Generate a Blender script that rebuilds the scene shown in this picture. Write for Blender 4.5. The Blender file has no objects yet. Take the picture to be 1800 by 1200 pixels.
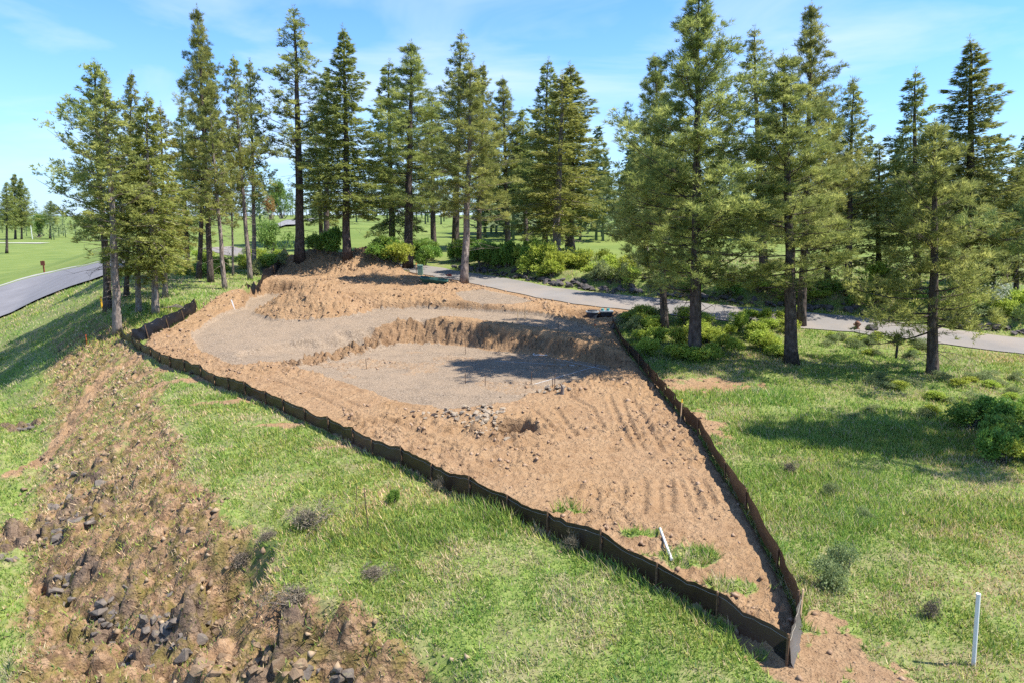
import bpy, bmesh, math, random
import numpy as np
from mathutils import Vector, Matrix, Euler

# ------------------------------------------------------------------ camera, sky, sun, exposure
SC = bpy.context.scene
COL = SC.collection
R = math.radians
CAM_H, PITCH, FPX = 7.5, R(10.6), 1200.0
cam_d = bpy.data.cameras.new('camera')
cam_d.sensor_width = 36.0
cam_d.lens = 24.0
cam_d.clip_start = 0.1
cam_d.clip_end = 9000
cam = bpy.data.objects.new('camera', cam_d)
cam.location = (0, 0, CAM_H)
cam.rotation_euler = (R(90) - PITCH, 0, 0)
COL.objects.link(cam)
SC.camera = cam

SUN_EL, SUN_AZ = R(57), R(97)          # azimuth from +Y towards +X
world = bpy.data.worlds.new('World')
SC.world = world
world.use_nodes = True
wn, wl = world.node_tree.nodes, world.node_tree.links
wn.clear()
w_out = wn.new('ShaderNodeOutputWorld')
w_bg = wn.new('ShaderNodeBackground')
w_sky = wn.new('ShaderNodeTexSky')
w_sky.sky_type = 'NISHITA'
w_sky.sun_disc = False
w_sky.sun_elevation = SUN_EL
w_sky.sun_rotation = SUN_AZ
w_sky.altitude = 700
w_sky.air_density = 1.0
w_sky.dust_density = 0.25
w_sky.ozone_density = 1.6
w_bg.inputs['Strength'].default_value = 0.118
# thin high cirrus mixed over the whole sky
w_tc = wn.new('ShaderNodeTexCoord')
w_map = wn.new('ShaderNodeMapping')
w_map.inputs['Scale'].default_value = (1.3, 1.3, 6.0)
w_n = wn.new('ShaderNodeTexNoise')
w_n.inputs['Scale'].default_value = 1.6
w_n.inputs['Detail'].default_value = 6
w_n.inputs['Roughness'].default_value = 0.55
w_n.inputs['Distortion'].default_value = 0.6
w_r = wn.new('ShaderNodeValToRGB')
w_r.color_ramp.elements[0].position = 0.45
w_r.color_ramp.elements[0].color = (0, 0, 0, 1)
w_r.color_ramp.elements[1].position = 0.85
w_r.color_ramp.elements[1].color = (0.9, 0.9, 0.9, 1)
w_mix = wn.new('ShaderNodeMixRGB')
w_mix.inputs['Color2'].default_value = (4.5, 5.0, 5.7, 1)
# pale haze belt low over the horizon, the same all round
w_sep = wn.new('ShaderNodeSeparateXYZ')
w_abs = wn.new('ShaderNodeMath'); w_abs.operation = 'ABSOLUTE'
w_inv = wn.new('ShaderNodeMath'); w_inv.operation = 'SUBTRACT'; w_inv.inputs[0].default_value = 1.0
w_pow = wn.new('ShaderNodeMath'); w_pow.operation = 'POWER'; w_pow.inputs[1].default_value = 7.0
w_mul = wn.new('ShaderNodeMath'); w_mul.operation = 'MULTIPLY'; w_mul.inputs[1].default_value = 0.86
w_hz = wn.new('ShaderNodeMixRGB'); w_hz.inputs['Color2'].default_value = (3.3, 4.1, 5.3, 1)
w_tint = wn.new('ShaderNodeMixRGB'); w_tint.blend_type = 'MULTIPLY'; w_tint.inputs['Fac'].default_value = 1.0
w_tint.inputs['Color2'].default_value = (0.43, 0.83, 1.28, 1)
wl.new(w_tc.outputs['Generated'], w_sep.inputs[0])
wl.new(w_sep.outputs['Z'], w_abs.inputs[0])
wl.new(w_abs.outputs[0], w_inv.inputs[1])
wl.new(w_inv.outputs[0], w_pow.inputs[0])
wl.new(w_pow.outputs[0], w_mul.inputs[0])
wl.new(w_mul.outputs[0], w_hz.inputs['Fac'])
wl.new(w_sky.outputs['Color'], w_tint.inputs['Color1'])
wl.new(w_tint.outputs['Color'], w_hz.inputs['Color1'])
wl.new(w_tc.outputs['Generated'], w_map.inputs['Vector'])
wl.new(w_map.outputs['Vector'], w_n.inputs['Vector'])
wl.new(w_n.outputs['Fac'], w_r.inputs['Fac'])
wl.new(w_r.outputs['Color'], w_mix.inputs['Fac'])
wl.new(w_hz.outputs['Color'], w_mix.inputs['Color1'])
wl.new(w_mix.outputs['Color'], w_bg.inputs['Color'])
wl.new(w_bg.outputs['Background'], w_out.inputs['Surface'])

sun_d = bpy.data.lights.new('sun', 'SUN')
sun_d.energy = 5.0
sun_d.angle = R(0.53)
sun_d.color = (1.0, 0.955, 0.88)
sun = bpy.data.objects.new('sun', sun_d)
sv = Vector((math.cos(SUN_EL) * math.sin(SUN_AZ), math.cos(SUN_EL) * math.cos(SUN_AZ), math.sin(SUN_EL)))
sun.rotation_euler = sv.to_track_quat('Z', 'Y').to_euler()
sun.location = (40, 20, 60)
COL.objects.link(sun)

SC.view_settings.view_transform = 'Standard'
SC.view_settings.look = 'None'
SC.view_settings.gamma = 1.0
SC.view_settings.exposure = 0.98
SC.view_settings.use_curve_mapping = False
SC.render.engine = 'CYCLES'
SC.cycles.max_bounces = 6
SC.cycles.diffuse_bounces = 3
SC.cycles.transmission_bounces = 4
SC.cycles.transparent_max_bounces = 8
SC.cycles.use_denoising = False
SC.cycles.caustics_reflective = False
SC.cycles.caustics_refractive = False

rng = np.random.default_rng(11)
random.seed(11)

# ------------------------------------------------------------------ small helpers
def smooth(a, b, x):
    t = np.clip((np.asarray(x, float) - a) / (b - a), 0, 1)
    return t * t * (3 - 2 * t)

def _hash(ix, iy, seed):
    h = (ix.astype(np.uint32) * np.uint32(374761393) + iy.astype(np.uint32) * np.uint32(668265263)
         + np.uint32((seed * 2654435761) & 0xffffffff))
    h = (h ^ (h >> np.uint32(13))) * np.uint32(1274126177)
    h = h ^ (h >> np.uint32(16))
    return h.astype(np.float64) / 4294967295.0

def vnoise(x, y, seed=0):
    x = np.asarray(x, float); y = np.asarray(y, float)
    fx, fy = np.floor(x), np.floor(y)
    ix, iy = fx.astype(np.int64), fy.astype(np.int64)
    tx, ty = x - fx, y - fy
    tx = tx * tx * tx * (tx * (tx * 6 - 15) + 10)
    ty = ty * ty * ty * (ty * (ty * 6 - 15) + 10)
    a, b = _hash(ix, iy, seed), _hash(ix + 1, iy, seed)
    c, d = _hash(ix, iy + 1, seed), _hash(ix + 1, iy + 1, seed)
    return (a + (b - a) * tx) * (1 - ty) + (c + (d - c) * tx) * ty

def fbm(x, y, octv=4, seed=0, gain=0.5):
    v, amp, tot, f = 0.0, 1.0, 0.0, 1.0
    for o in range(octv):
        ca, sa = math.cos(0.6 * o), math.sin(0.6 * o)
        v = v + amp * vnoise((x * ca - y * sa) * f + 17.3 * o, (x * sa + y * ca) * f - 9.1 * o, seed + o)
        tot += amp; amp *= gain; f *= 2.03
    return v / tot

def ridged(x, y, octv=4, seed=0, gain=0.5):
    v, amp, tot, f = 0.0, 1.0, 0.0, 1.0
    for o in range(octv):
        n = 1 - np.abs(2 * vnoise(x * f + 5.1 * o, y * f + 3.7 * o, seed + o) - 1)
        v = v + amp * n * n; tot += amp; amp *= gain; f *= 2.1
    return v / tot

def worley(x, y, seed=0):
    """random height per cell and distance to the cell edge"""
    fx, fy = np.floor(x).astype(np.int64), np.floor(y).astype(np.int64)
    d1 = np.full(x.shape, 9.0); d2 = np.full(x.shape, 9.0); hid = np.zeros(x.shape); tx = np.zeros(x.shape)
    for i in (-1, 0, 1):
        for j in (-1, 0, 1):
            cx, cy = fx + i, fy + j
            px_ = cx + _hash(cx, cy, seed); py_ = cy + _hash(cx, cy, seed + 1)
            d = np.hypot(x - px_, y - py_)
            m = d < d1
            d2 = np.where(m, d1, np.minimum(d2, d))
            h = _hash(cx, cy, seed + 2); g = _hash(cx, cy, seed + 3) - 0.5
            hid = np.where(m, h, hid); tx = np.where(m, g * (x - px_) + (h - 0.5) * (y - py_), tx)
            d1 = np.where(m, d, d1)
    return hid, d2 - d1, tx

def ray(px, py):
    cx, cy = (px - 900) / FPX, (600 - py) / FPX
    c, s = math.cos(PITCH), math.sin(PITCH)
    return np.array([cx, c + cy * s, -s + cy * c])

def on_plane(px, py, z):
    d = ray(px, py)
    t = (z - CAM_H) / d[2]
    return np.array([d[0] * t, d[1] * t])

def seg_dist(X, Y, pts):
    """distance to a polyline, parameter along it, signed side (positive = left of travel)"""
    best = np.full(np.shape(X), 1e9); side = np.zeros(np.shape(X)); par = np.zeros(np.shape(X)); acc = 0.0
    for (ax, ay), (bx, by) in zip(pts[:-1], pts[1:]):
        dx, dy = bx - ax, by - ay
        L2 = dx * dx + dy * dy; L = math.sqrt(L2)
        t = np.clip(((X - ax) * dx + (Y - ay) * dy) / L2, 0, 1)
        d = np.hypot(X - ax - t * dx, Y - ay - t * dy)
        m = d < best
        best = np.where(m, d, best)
        side = np.where(m, np.sign(dx * (Y - ay) - dy * (X - ax)), side)
        par = np.where(m, acc + t * L, par)
        acc += L
    return best, par, side

def poly_sd(X, Y, pts):
    """signed distance to a closed polygon, negative inside"""
    pts = [tuple(p) for p in pts]
    d, _, _ = seg_dist(X, Y, pts + [pts[0]])
    ins = np.zeros(np.shape(X), bool)
    n = len(pts)
    for i in range(n):
        (ax, ay), (bx, by) = pts[i], pts[(i + 1) % n]
        if ay == by:
            continue
        c = (ay > Y) != (by > Y)
        ins ^= c & (X < (bx - ax) * (Y - ay) / (by - ay) + ax)
    return np.where(ins, -d, d)

def mesh_np(name, V, F, attrs=None, smooth_shade=False):
    V = np.asarray(V, np.float32); F = np.asarray(F, np.int32)
    me = bpy.data.meshes.new(name)
    k = F.shape[1]
    me.vertices.add(len(V)); me.vertices.foreach_set('co', V.ravel())
    me.loops.add(F.size); me.loops.foreach_set('vertex_index', F.ravel())
    me.polygons.add(len(F))
    me.polygons.foreach_set('loop_start', np.arange(len(F), dtype=np.int32) * k)
    if smooth_shade:
        me.polygons.foreach_set('use_smooth', np.ones(len(F), bool))
    me.update(calc_edges=True)
    for an, arr in (attrs or {}).items():
        arr = np.asarray(arr, np.float32)
        if arr.ndim == 1:
            a = me.attributes.new(an, 'FLOAT', 'POINT'); a.data.foreach_set('value', arr)
        else:
            a = me.attributes.new(an, 'FLOAT_COLOR', 'POINT')
            if arr.shape[1] == 3:
                arr = np.hstack([arr, np.ones((len(arr), 1), np.float32)])
            a.data.foreach_set('color', arr.ravel())
    return me

def link(name, me, mat=None, parent=None):
    o = bpy.data.objects.new(name, me)
    COL.objects.link(o)
    if mat is not None and not me.materials:
        me.materials.append(mat)
    if parent is not None:
        o.parent = parent
    return o

def tag(o, label=None, cat=None, group=None, kind=None):
    if label: o['label'] = label
    if cat: o['category'] = cat
    if group: o['group'] = group
    if kind: o['kind'] = kind
    return o

def empty(name, loc=(0, 0, 0), rz=0.0):
    o = bpy.data.objects.new(name, None)
    o.empty_display_size = 0.2
    COL.objects.link(o)
    o.location = loc; o.rotation_euler = (0, 0, rz)
    return o

def copy_tree(o, parent=None):
    c = o.copy(); COL.objects.link(c); c.parent = parent
    for ch in o.children:
        copy_tree(ch, c)
    return c

class MB:
    """collects boxes, tubes and lathes into one mesh"""
    def __init__(self):
        self.v, self.f = [], []
    def add(self, vs, fs):
        n = len(self.v)
        self.v += [tuple(p) for p in vs]
        self.f += [tuple(i + n for i in f) for f in fs]
    def box(self, c, s, rz=0.0, taper=1.0):
        hx, hy, hz = s[0] / 2, s[1] / 2, s[2] / 2
        ca, sa = math.cos(rz), math.sin(rz)
        vs = []
        for z in (-1, 1):
            k = taper if z > 0 else 1.0
            for x, y in ((-1, -1), (1, -1), (1, 1), (-1, 1)):
                X, Y = x * hx * k, y * hy * k
                vs.append((c[0] + X * ca - Y * sa, c[1] + X * sa + Y * ca, c[2] + z * hz))
        self.add(vs, [(0, 3, 2, 1), (4, 5, 6, 7), (0, 1, 5, 4), (1, 2, 6, 5), (2, 3, 7, 6), (3, 0, 4, 7)])
    def tube(self, pts, rad, n=6, caps=True):
        pts = [Vector(p) for p in pts]
        if not hasattr(rad, '__len__'):
            rad = [rad] * len(pts)
        vs, fs = [], []
        for i, p in enumerate(pts):
            d = (pts[min(i + 1, len(pts) - 1)] - pts[max(i - 1, 0)]).normalized()
            u = d.cross(Vector((0.31, 0.87, 0.12)) if abs(d.z) > 0.7 else Vector((0, 0, 1))).normalized()
            w = d.cross(u)
            for k in range(n):
                a = 2 * math.pi * k / n
                vs.append(p + (u * math.cos(a) + w * math.sin(a)) * rad[i])
        for i in range(len(pts) - 1):
            for k in range(n):
                a, b = i * n + k, i * n + (k + 1) % n
                fs.append((a, b, b + n, a + n))
        if caps:
            fs.append(tuple(range(n))[::-1])
            fs.append(tuple((len(pts) - 1) * n + k for k in range(n)))
        self.add(vs, fs)
    def build(self, name, mat, parent=None, bevel=0.0, smooth_shade=False):
        me = bpy.data.meshes.new(name)
        me.from_pydata([tuple(p) for p in self.v], [], self.f)
        bm = bmesh.new(); bm.from_mesh(me)
        bmesh.ops.recalc_face_normals(bm, faces=bm.faces)
        if bevel > 0:
            bmesh.ops.bevel(bm, geom=[e for e in bm.edges], offset=bevel, segments=2, affect='EDGES', clamp_overlap=True)
        bm.to_mesh(me); bm.free()
        if smooth_shade:
            for p in me.polygons: p.use_smooth = True
        return link(name, me, mat, parent)

# ------------------------------------------------------------------ materials
def new_mat(name):
    m = bpy.data.materials.new(name); m.use_nodes = True
    nt = m.node_tree; nt.nodes.clear()
    return m, nt, nt.nodes, nt.links

class NT:
    def __init__(self, nt):
        self.nt, self.n, self.l = nt, nt.nodes, nt.links
    def _in(self, sock, v):
        if v is None: return
        if hasattr(v, 'is_linked'): self.l.new(v, sock)
        elif hasattr(v, '__len__') and len(v) == 3 and sock.type == 'RGBA': sock.default_value = (*v, 1)
        else: sock.default_value = v
    def noise(self, vec, scale, detail=4, rough=0.55, dist=0.0):
        t = self.n.new('ShaderNodeTexNoise')
        self._in(t.inputs['Vector'], vec)
        t.inputs['Scale'].default_value = scale; t.inputs['Detail'].default_value = detail
        t.inputs['Roughness'].default_value = rough; t.inputs['Distortion'].default_value = dist
        return t.outputs['Fac']
    def voronoi(self, vec, scale, out='Distance', feature='F1'):
        t = self.n.new('ShaderNodeTexVoronoi'); t.feature = feature
        self._in(t.inputs['Vector'], vec); t.inputs['Scale'].default_value = scale
        return t.outputs[out]
    def ramp(self, fac, stops):
        r = self.n.new('ShaderNodeValToRGB'); cr = r.color_ramp
        while len(cr.elements) < len(stops): cr.elements.new(0.5)
        for e, (p, c) in zip(cr.elements, stops):
            e.position = p; e.color = (*c, 1) if hasattr(c, '__len__') else (c, c, c, 1)
        self._in(r.inputs['Fac'], fac)
        return r.outputs['Color']
    def mix(self, f, a, b, mode='MIX'):
        m = self.n.new('ShaderNodeMixRGB'); m.blend_type = mode
        self._in(m.inputs['Fac'], f); self._in(m.inputs['Color1'], a); self._in(m.inputs['Color2'], b)
        return m.outputs['Color']
    def math(self, op, a, b=None, clamp=False):
        m = self.n.new('ShaderNodeMath'); m.operation = op; m.use_clamp = clamp
        self._in(m.inputs[0], a); self._in(m.inputs[1], b)
        return m.outputs[0]
    def attr(self, name, out='Color', kind='GEOMETRY'):
        a = self.n.new('ShaderNodeAttribute'); a.attribute_name = name; a.attribute_type = kind
        return a.outputs[out]
    def sep(self, c):
        s = self.n.new('ShaderNodeSeparateColor'); self._in(s.inputs[0], c)
        return s.outputs
    def pos(self):
        return self.n.new('ShaderNodeNewGeometry').outputs['Position']
    def objco(self):
        return self.n.new('ShaderNodeTexCoord').outputs['Object']
    def mapping(self, vec, scale=(1, 1, 1)):
        m = self.n.new('ShaderNodeMapping'); self._in(m.inputs['Vector'], vec); m.inputs['Scale'].default_value = scale
        return m.outputs['Vector']
    def bump(self, h, strength, dist=0.05, normal=None):
        b = self.n.new('ShaderNodeBump'); self._in(b.inputs['Height'], h)
        self._in(b.inputs['Strength'], strength); b.inputs['Distance'].default_value = dist
        if normal is not None: self.l.new(normal, b.inputs['Normal'])
        return b.outputs['Normal']
    def principled(self, color, rough=0.8, normal=None, spec=0.3, metal=0.0):
        p = self.n.new('ShaderNodeBsdfPrincipled')
        self._in(p.inputs['Base Color'], color); self._in(p.inputs['Roughness'], rough)
        p.inputs['Specular IOR Level'].default_value = spec; p.inputs['Metallic'].default_value = metal
        if normal is not None: self.l.new(normal, p.inputs['Normal'])
        return p.outputs['BSDF']
    def out(self, sh):
        o = self.n.new('ShaderNodeOutputMaterial'); self.l.new(sh, o.inputs['Surface'])
    def mixsh(self, f, a, b):
        m = self.n.new('ShaderNodeMixShader'); self._in(m.inputs[0], f)
        self.l.new(a, m.inputs[1]); self.l.new(b, m.inputs[2])
        return m.outputs[0]
    def translucent(self, c):
        t = self.n.new('ShaderNodeBsdfTranslucent'); self._in(t.inputs['Color'], c)
        return t.outputs[0]

def simple_mat(name, col, rough=0.7, var=0.25, scale=6, spec=0.3, metal=0.0, bump=0.15):
    m, nt, _, _ = new_mat(name); t = NT(nt)
    co = t.objco()
    n = t.noise(co, scale, 5)
    c = t.ramp(n, [(0.3, tuple(v * (1 - var) for v in col)), (0.7, tuple(min(1, v * (1 + var)) for v in col))])
    t.out(t.principled(c, rough, t.bump(t.noise(co, scale * 6, 3), bump, 0.01), spec, metal))
    return m

M = {}
M['wood_stake'] = simple_mat('stake wood', (0.13, 0.075, 0.04), 0.8, 0.4, 12)
M['new_wood'] = simple_mat('pale lath wood', (0.52, 0.36, 0.2), 0.8, 0.25, 12)
M['rebar'] = simple_mat('rusty rod', (0.10, 0.06, 0.04), 0.75, 0.4, 20)
M['white_pvc'] = simple_mat('white plastic pipe', (0.66, 0.66, 0.64), 0.45, 0.06, 4, 0.4, bump=0.03)
M['white_paint'] = simple_mat('white marking paint', (0.46, 0.44, 0.41), 0.9, 0.25, 8)
M['orange'] = simple_mat('orange marking', (0.75, 0.13, 0.03), 0.7, 0.15, 6)
M['yellow'] = simple_mat('yellow marker', (0.75, 0.42, 0.03), 0.6, 0.15, 6)
M['brown_sign'] = simple_mat('brown red painted sign', (0.22, 0.06, 0.035), 0.7, 0.2, 6)
M['black_metal'] = simple_mat('black painted metal', (0.016, 0.016, 0.017), 0.5, 0.3, 9)
M['green_box'] = simple_mat('green plastic housing', (0.13, 0.22, 0.16), 0.5, 0.15, 5)
M['dark_green'] = simple_mat('dark green sheet', (0.03, 0.085, 0.06), 0.5, 0.3, 5)
M['teal'] = simple_mat('teal fitting', (0.10, 0.33, 0.31), 0.5, 0.2, 7)
M['navy_box'] = simple_mat('dark blue black plastic', (0.018, 0.024, 0.034), 0.5, 0.2, 6)
M['grey_lid'] = simple_mat('grey lid', (0.20, 0.23, 0.25), 0.6, 0.2, 6)
M['hydrant'] = simple_mat('weathered orange red paint', (0.17, 0.085, 0.05), 0.7, 0.4, 8)
M['red'] = simple_mat('red scrap', (0.13, 0.035, 0.03), 0.7, 0.2, 8)
M['dead_wood'] = simple_mat('grey dead wood', (0.17, 0.14, 0.115), 0.9, 0.35, 10)
M['sand'] = simple_mat('pale sand', (0.5, 0.47, 0.41), 0.95, 0.1, 2)

def stone_mat(name, a, b, c):
    m, nt, _, _ = new_mat(name); t = NT(nt)
    co = t.objco(); p = t.pos()
    rnd = nt.nodes.new('ShaderNodeObjectInfo').outputs['Random']
    n = t.noise(p, 5, 6, 0.65)
    col = t.ramp(n, [(0.28, a), (0.52, b), (0.75, c)])
    col = t.mix(t.math('MULTIPLY', rnd, 0.6), col, b)
    lich = t.ramp(t.noise(p, 11, 4, 0.6), [(0.58, 0.0), (0.68, 0.5)])
    col = t.mix(lich, col, (0.27, 0.235, 0.13))
    t.out(t.principled(col, 0.9, t.bump(t.noise(p, 26, 5, 0.7), 0.6, 0.03), 0.2))
    return m
M['basalt'] = stone_mat('fractured basalt', (0.068, 0.056, 0.048), (0.148, 0.122, 0.100), (0.248, 0.208, 0.168))
M['brown_rock'] = stone_mat('soil stained rock', (0.105, 0.070, 0.043), (0.210, 0.143, 0.087), (0.280, 0.203, 0.133))
M['riprap'] = stone_mat('dark riprap stone', (0.032, 0.028, 0.028), (0.083, 0.072, 0.069), (0.180, 0.158, 0.143))
M['rubble'] = stone_mat('broken grey rubble', (0.19, 0.145, 0.10), (0.30, 0.235, 0.165), (0.38, 0.31, 0.23))

def bark_mat(name, a, b, c):
    m, nt, _, _ = new_mat(name); t = NT(nt)
    co = t.objco()
    v = t.voronoi(t.mapping(co, (9, 9, 2.2)), 1.0)
    n = t.noise(t.mapping(co, (6, 6, 1.5)), 1.5, 5, 0.6)
    col = t.ramp(n, [(0.3, a), (0.5, b), (0.72, c)])
    t.out(t.principled(col, 0.95, t.bump(v, 0.8, 0.06), 0.15))
    return m
M['bark_dark'] = bark_mat('dark furrowed bark', (0.038, 0.028, 0.024), (0.085, 0.064, 0.053), (0.16, 0.125, 0.105))
M['bark_pale'] = bark_mat('pale grey bark', (0.10, 0.078, 0.064), (0.215, 0.17, 0.14), (0.34, 0.28, 0.235))

def leaf_mat(name, dark, mid, light, transl=0.28, rough=0.6):
    m, nt, _, _ = new_mat(name); t = NT(nt)
    tone = t.attr('tone', 'Fac')
    rnd = nt.nodes.new('ShaderNodeObjectInfo').outputs['Random']
    f = t.math('ADD', t.math('MULTIPLY', tone, 0.85), t.math('MULTIPLY', rnd, 0.15))
    col = t.ramp(f, [(0.0, dark), (0.5, mid), (1.0, light)])
    hue = nt.nodes.new('ShaderNodeHueSaturation')
    hue.inputs['Hue'].default_value = 0.5
    nt.links.new(t.math('ADD', t.math('MULTIPLY', rnd, 0.03), 0.485), hue.inputs['Hue'])
    nt.links.new(col, hue.inputs['Color'])
    c = hue.outputs['Color']
    t.out(t.mixsh(transl, t.principled(c, rough, None, 0.3), t.translucent(c)))
    return m
M['pine'] = leaf_mat('pine needles', (0.129, 0.156, 0.043), (0.297, 0.330, 0.088), (0.526, 0.528, 0.158), 0.5)
M['fir'] = leaf_mat('fir needles', (0.121, 0.149, 0.040), (0.270, 0.305, 0.076), (0.471, 0.471, 0.121), 0.48)
M['olive'] = leaf_mat('yellowing fir needles', (0.15, 0.165, 0.040), (0.32, 0.33, 0.080), (0.50, 0.475, 0.13), 0.5)
M['shrub'] = leaf_mat('shrub leaves', (0.20, 0.265, 0.040), (0.42, 0.50, 0.080), (0.66, 0.68, 0.14), 0.55, 0.5)
M['shrub_dark'] = leaf_mat('dark shrub leaves', (0.094, 0.174, 0.035), (0.206, 0.342, 0.061), (0.400, 0.540, 0.099), 0.45, 0.5)
M['shrub_grey'] = leaf_mat('grey green leaves', (0.13, 0.17, 0.06), (0.26, 0.31, 0.12), (0.42, 0.45, 0.20), 0.35)
M['dry'] = leaf_mat('dry twigs', (0.09, 0.070, 0.05), (0.16, 0.128, 0.09), (0.26, 0.215, 0.15), 0.1, 0.9)
M['blossom'] = leaf_mat('pale blossom', (0.20, 0.27, 0.10), (0.45, 0.48, 0.32), (0.75, 0.74, 0.66), 0.3)
M['far_leaf'] = leaf_mat('distant needles', (0.078, 0.117, 0.056), (0.156, 0.202, 0.094), (0.260, 0.299, 0.138), 0.25)
M['autumn'] = leaf_mat('copper leaves', (0.20, 0.10, 0.035), (0.36, 0.20, 0.07), (0.50, 0.33, 0.12), 0.3)
M['decid'] = leaf_mat('fresh broad leaves', (0.08, 0.15, 0.03), (0.19, 0.29, 0.06), (0.33, 0.42, 0.10), 0.35)

def grass_mat():
    m, nt, _, _ = new_mat('grass blades'); t = NT(nt)
    c = t.attr('tint')
    t.out(t.mixsh(0.42, t.principled(c, 0.6, None, 0.2), t.translucent(c)))
    return m
M['grass'] = grass_mat()

def ground_mat():
    m, nt, _, _ = new_mat('ground'); t = NT(nt)
    p = t.pos()
    wattr = nt.nodes.new('ShaderNodeAttribute'); wattr.attribute_name = 'wA'
    rockw = wattr.outputs['Alpha']
    wa = t.sep(wattr.outputs['Color']); wb = t.sep(t.attr('wB'))
    soil, gravel, slope = wa[0], wa[1], wa[2]
    mown, darken, lush = wb[0], wb[1], wb[2]
    n_lo = t.noise(p, 0.16, 4, 0.6)
    n_md = t.noise(p, 0.9, 6, 0.62, 0.3)
    n_hi = t.noise(p, 6.0, 6, 0.7)
    n_xh = t.noise(p, 34.0, 4, 0.7)
    # turf
    g1 = t.ramp(n_hi, [(0.30, (0.085, 0.125, 0.030)), (0.50, (0.155, 0.205, 0.048)), (0.70, (0.245, 0.270, 0.085))])
    g2 = t.ramp(n_hi, [(0.30, (0.145, 0.125, 0.060)), (0.55, (0.220, 0.190, 0.098)), (0.75, (0.30, 0.255, 0.145))])
    dry = t.ramp(t.math('ADD', t.math('MULTIPLY', n_md, 0.75), t.math('MULTIPLY', n_hi, 0.25)), [(0.44, 0.0), (0.62, 0.85)])
    dry = t.math('MULTIPLY', dry, t.math('SUBTRACT', 1.0, lush), True)
    grass = t.mix(dry, g1, g2)
    mow = t.ramp(t.math('ADD', t.math('MULTIPLY', n_lo, 0.6), t.math('MULTIPLY', n_hi, 0.4)),
                 [(0.35, (0.105, 0.155, 0.034)), (0.65, (0.185, 0.222, 0.058))])
    grass = t.mix(mown, grass, mow)
    # soil
    sn = t.math('ADD', t.math('MULTIPLY', n_md, 0.40), t.math('ADD', t.math('MULTIPLY', n_hi, 0.42), t.math('MULTIPLY', n_xh, 0.18)))
    s = t.ramp(sn, [(0.36, (0.182, 0.104, 0.053)), (0.47, (0.295, 0.184, 0.101)), (0.60, (0.363, 0.240, 0.137)), (0.74, (0.418, 0.299, 0.189))])
    s = t.mix(t.ramp(n_lo, [(0.40, 0.0), (0.66, 0.35)]), s, (0.322, 0.195, 0.088))
    s = t.mix(darken, s, t.ramp(n_hi, [(0.35, (0.078, 0.047, 0.028)), (0.65, (0.177, 0.105, 0.063))]))  # darker soil: heap flank, banks and pit, plus shade painted into the crater
    # gravel
    vc = t.sep(t.voronoi(p, 26.0, 'Color'))
    gv = t.ramp(t.math('ADD', t.math('MULTIPLY', vc[0], 0.6), t.math('MULTIPLY', n_hi, 0.4)),
                [(0.22, (0.127, 0.092, 0.064)), (0.45, (0.227, 0.172, 0.119)), (0.70, (0.311, 0.240, 0.172)), (0.85, (0.400, 0.317, 0.233))])
    gv = t.mix(t.ramp(t.math('ADD', t.math('MULTIPLY', n_md, 0.6), t.math('MULTIPLY', n_lo, 0.4)), [(0.40, 0.0), (0.58, 0.7)]), gv, t.ramp(n_xh, [(0.3, (0.254, 0.183, 0.121)), (0.7, (0.370, 0.278, 0.191))]))
    # embankment: crumbly soil, stained rock, moss and straw
    v2 = t.sep(t.voronoi(p, 5.0, 'Color'))
    rk = t.ramp(t.math('ADD', t.math('MULTIPLY', n_hi, 0.7), t.math('MULTIPLY', v2[0], 0.3)),
                [(0.28, (0.118, 0.073, 0.044)), (0.45, (0.250, 0.153, 0.085)), (0.60, (0.346, 0.218, 0.124)), (0.78, (0.404, 0.276, 0.167))])
    grey = t.ramp(t.math('ADD', t.math('MULTIPLY', n_md, 0.5), t.math('MULTIPLY', rockw, 0.45)), [(0.44, 0.0), (0.60, 0.85)])
    rk = t.mix(grey, rk, t.ramp(n_hi, [(0.3, (0.083, 0.059, 0.044)), (0.6, (0.189, 0.136, 0.097)), (0.8, (0.281, 0.206, 0.144))]))
    moss = t.ramp(t.noise(p, 1.7, 6, 0.68), [(0.47, 0.0), (0.60, 0.85)])
    rk = t.mix(moss, rk, t.ramp(n_hi, [(0.35, (0.132, 0.103, 0.030)), (0.65, (0.233, 0.180, 0.057))]))
    edge = t.math('MULTIPLY', t.math('SUBTRACT', n_hi, 0.5), 0.9)
    def sharp(w):
        return t.ramp(t.math('ADD', w, edge), [(0.38, 0.0), (0.62, 1.0)])
    col = t.mix(sharp(slope), grass, rk)
    col = t.mix(sharp(soil), col, s)
    col = t.mix(sharp(gravel), col, gv)
    bare = t.math('MAXIMUM', sharp(soil), sharp(slope))
    h = t.math('ADD', t.math('MULTIPLY', n_hi, 0.8), t.math('MULTIPLY', n_xh, 0.35))
    st = t.math('ADD', 0.22, t.math('MULTIPLY', bare, 0.55))
    nrm = t.bump(h, st, 0.13)
    cl1 = t.voronoi(t.mapping(t.mix(0.12, p, t.noise(p, 3.0, 3), 'ADD'), (1, 1, 1)), 7.5)
    nrm = t.bump(cl1, t.math('MULTIPLY', t.math('MULTIPLY', bare, t.math('SUBTRACT', 1.0, sharp(gravel))), t.ramp(n_md, [(0.40, 0.08), (0.62, 0.7)])), 0.10, nrm)
    nrm = t.bump(t.voronoi(p, 19.0), t.math('MULTIPLY', bare, 0.4), 0.05, nrm)
    nrm = t.bump(t.voronoi(p, 26.0), t.math('MULTIPLY', gravel, 0.45), 0.03, nrm)
    t.out(t.principled(col, 0.95, nrm, 0.12))
    return m
M['ground'] = ground_mat()

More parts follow.
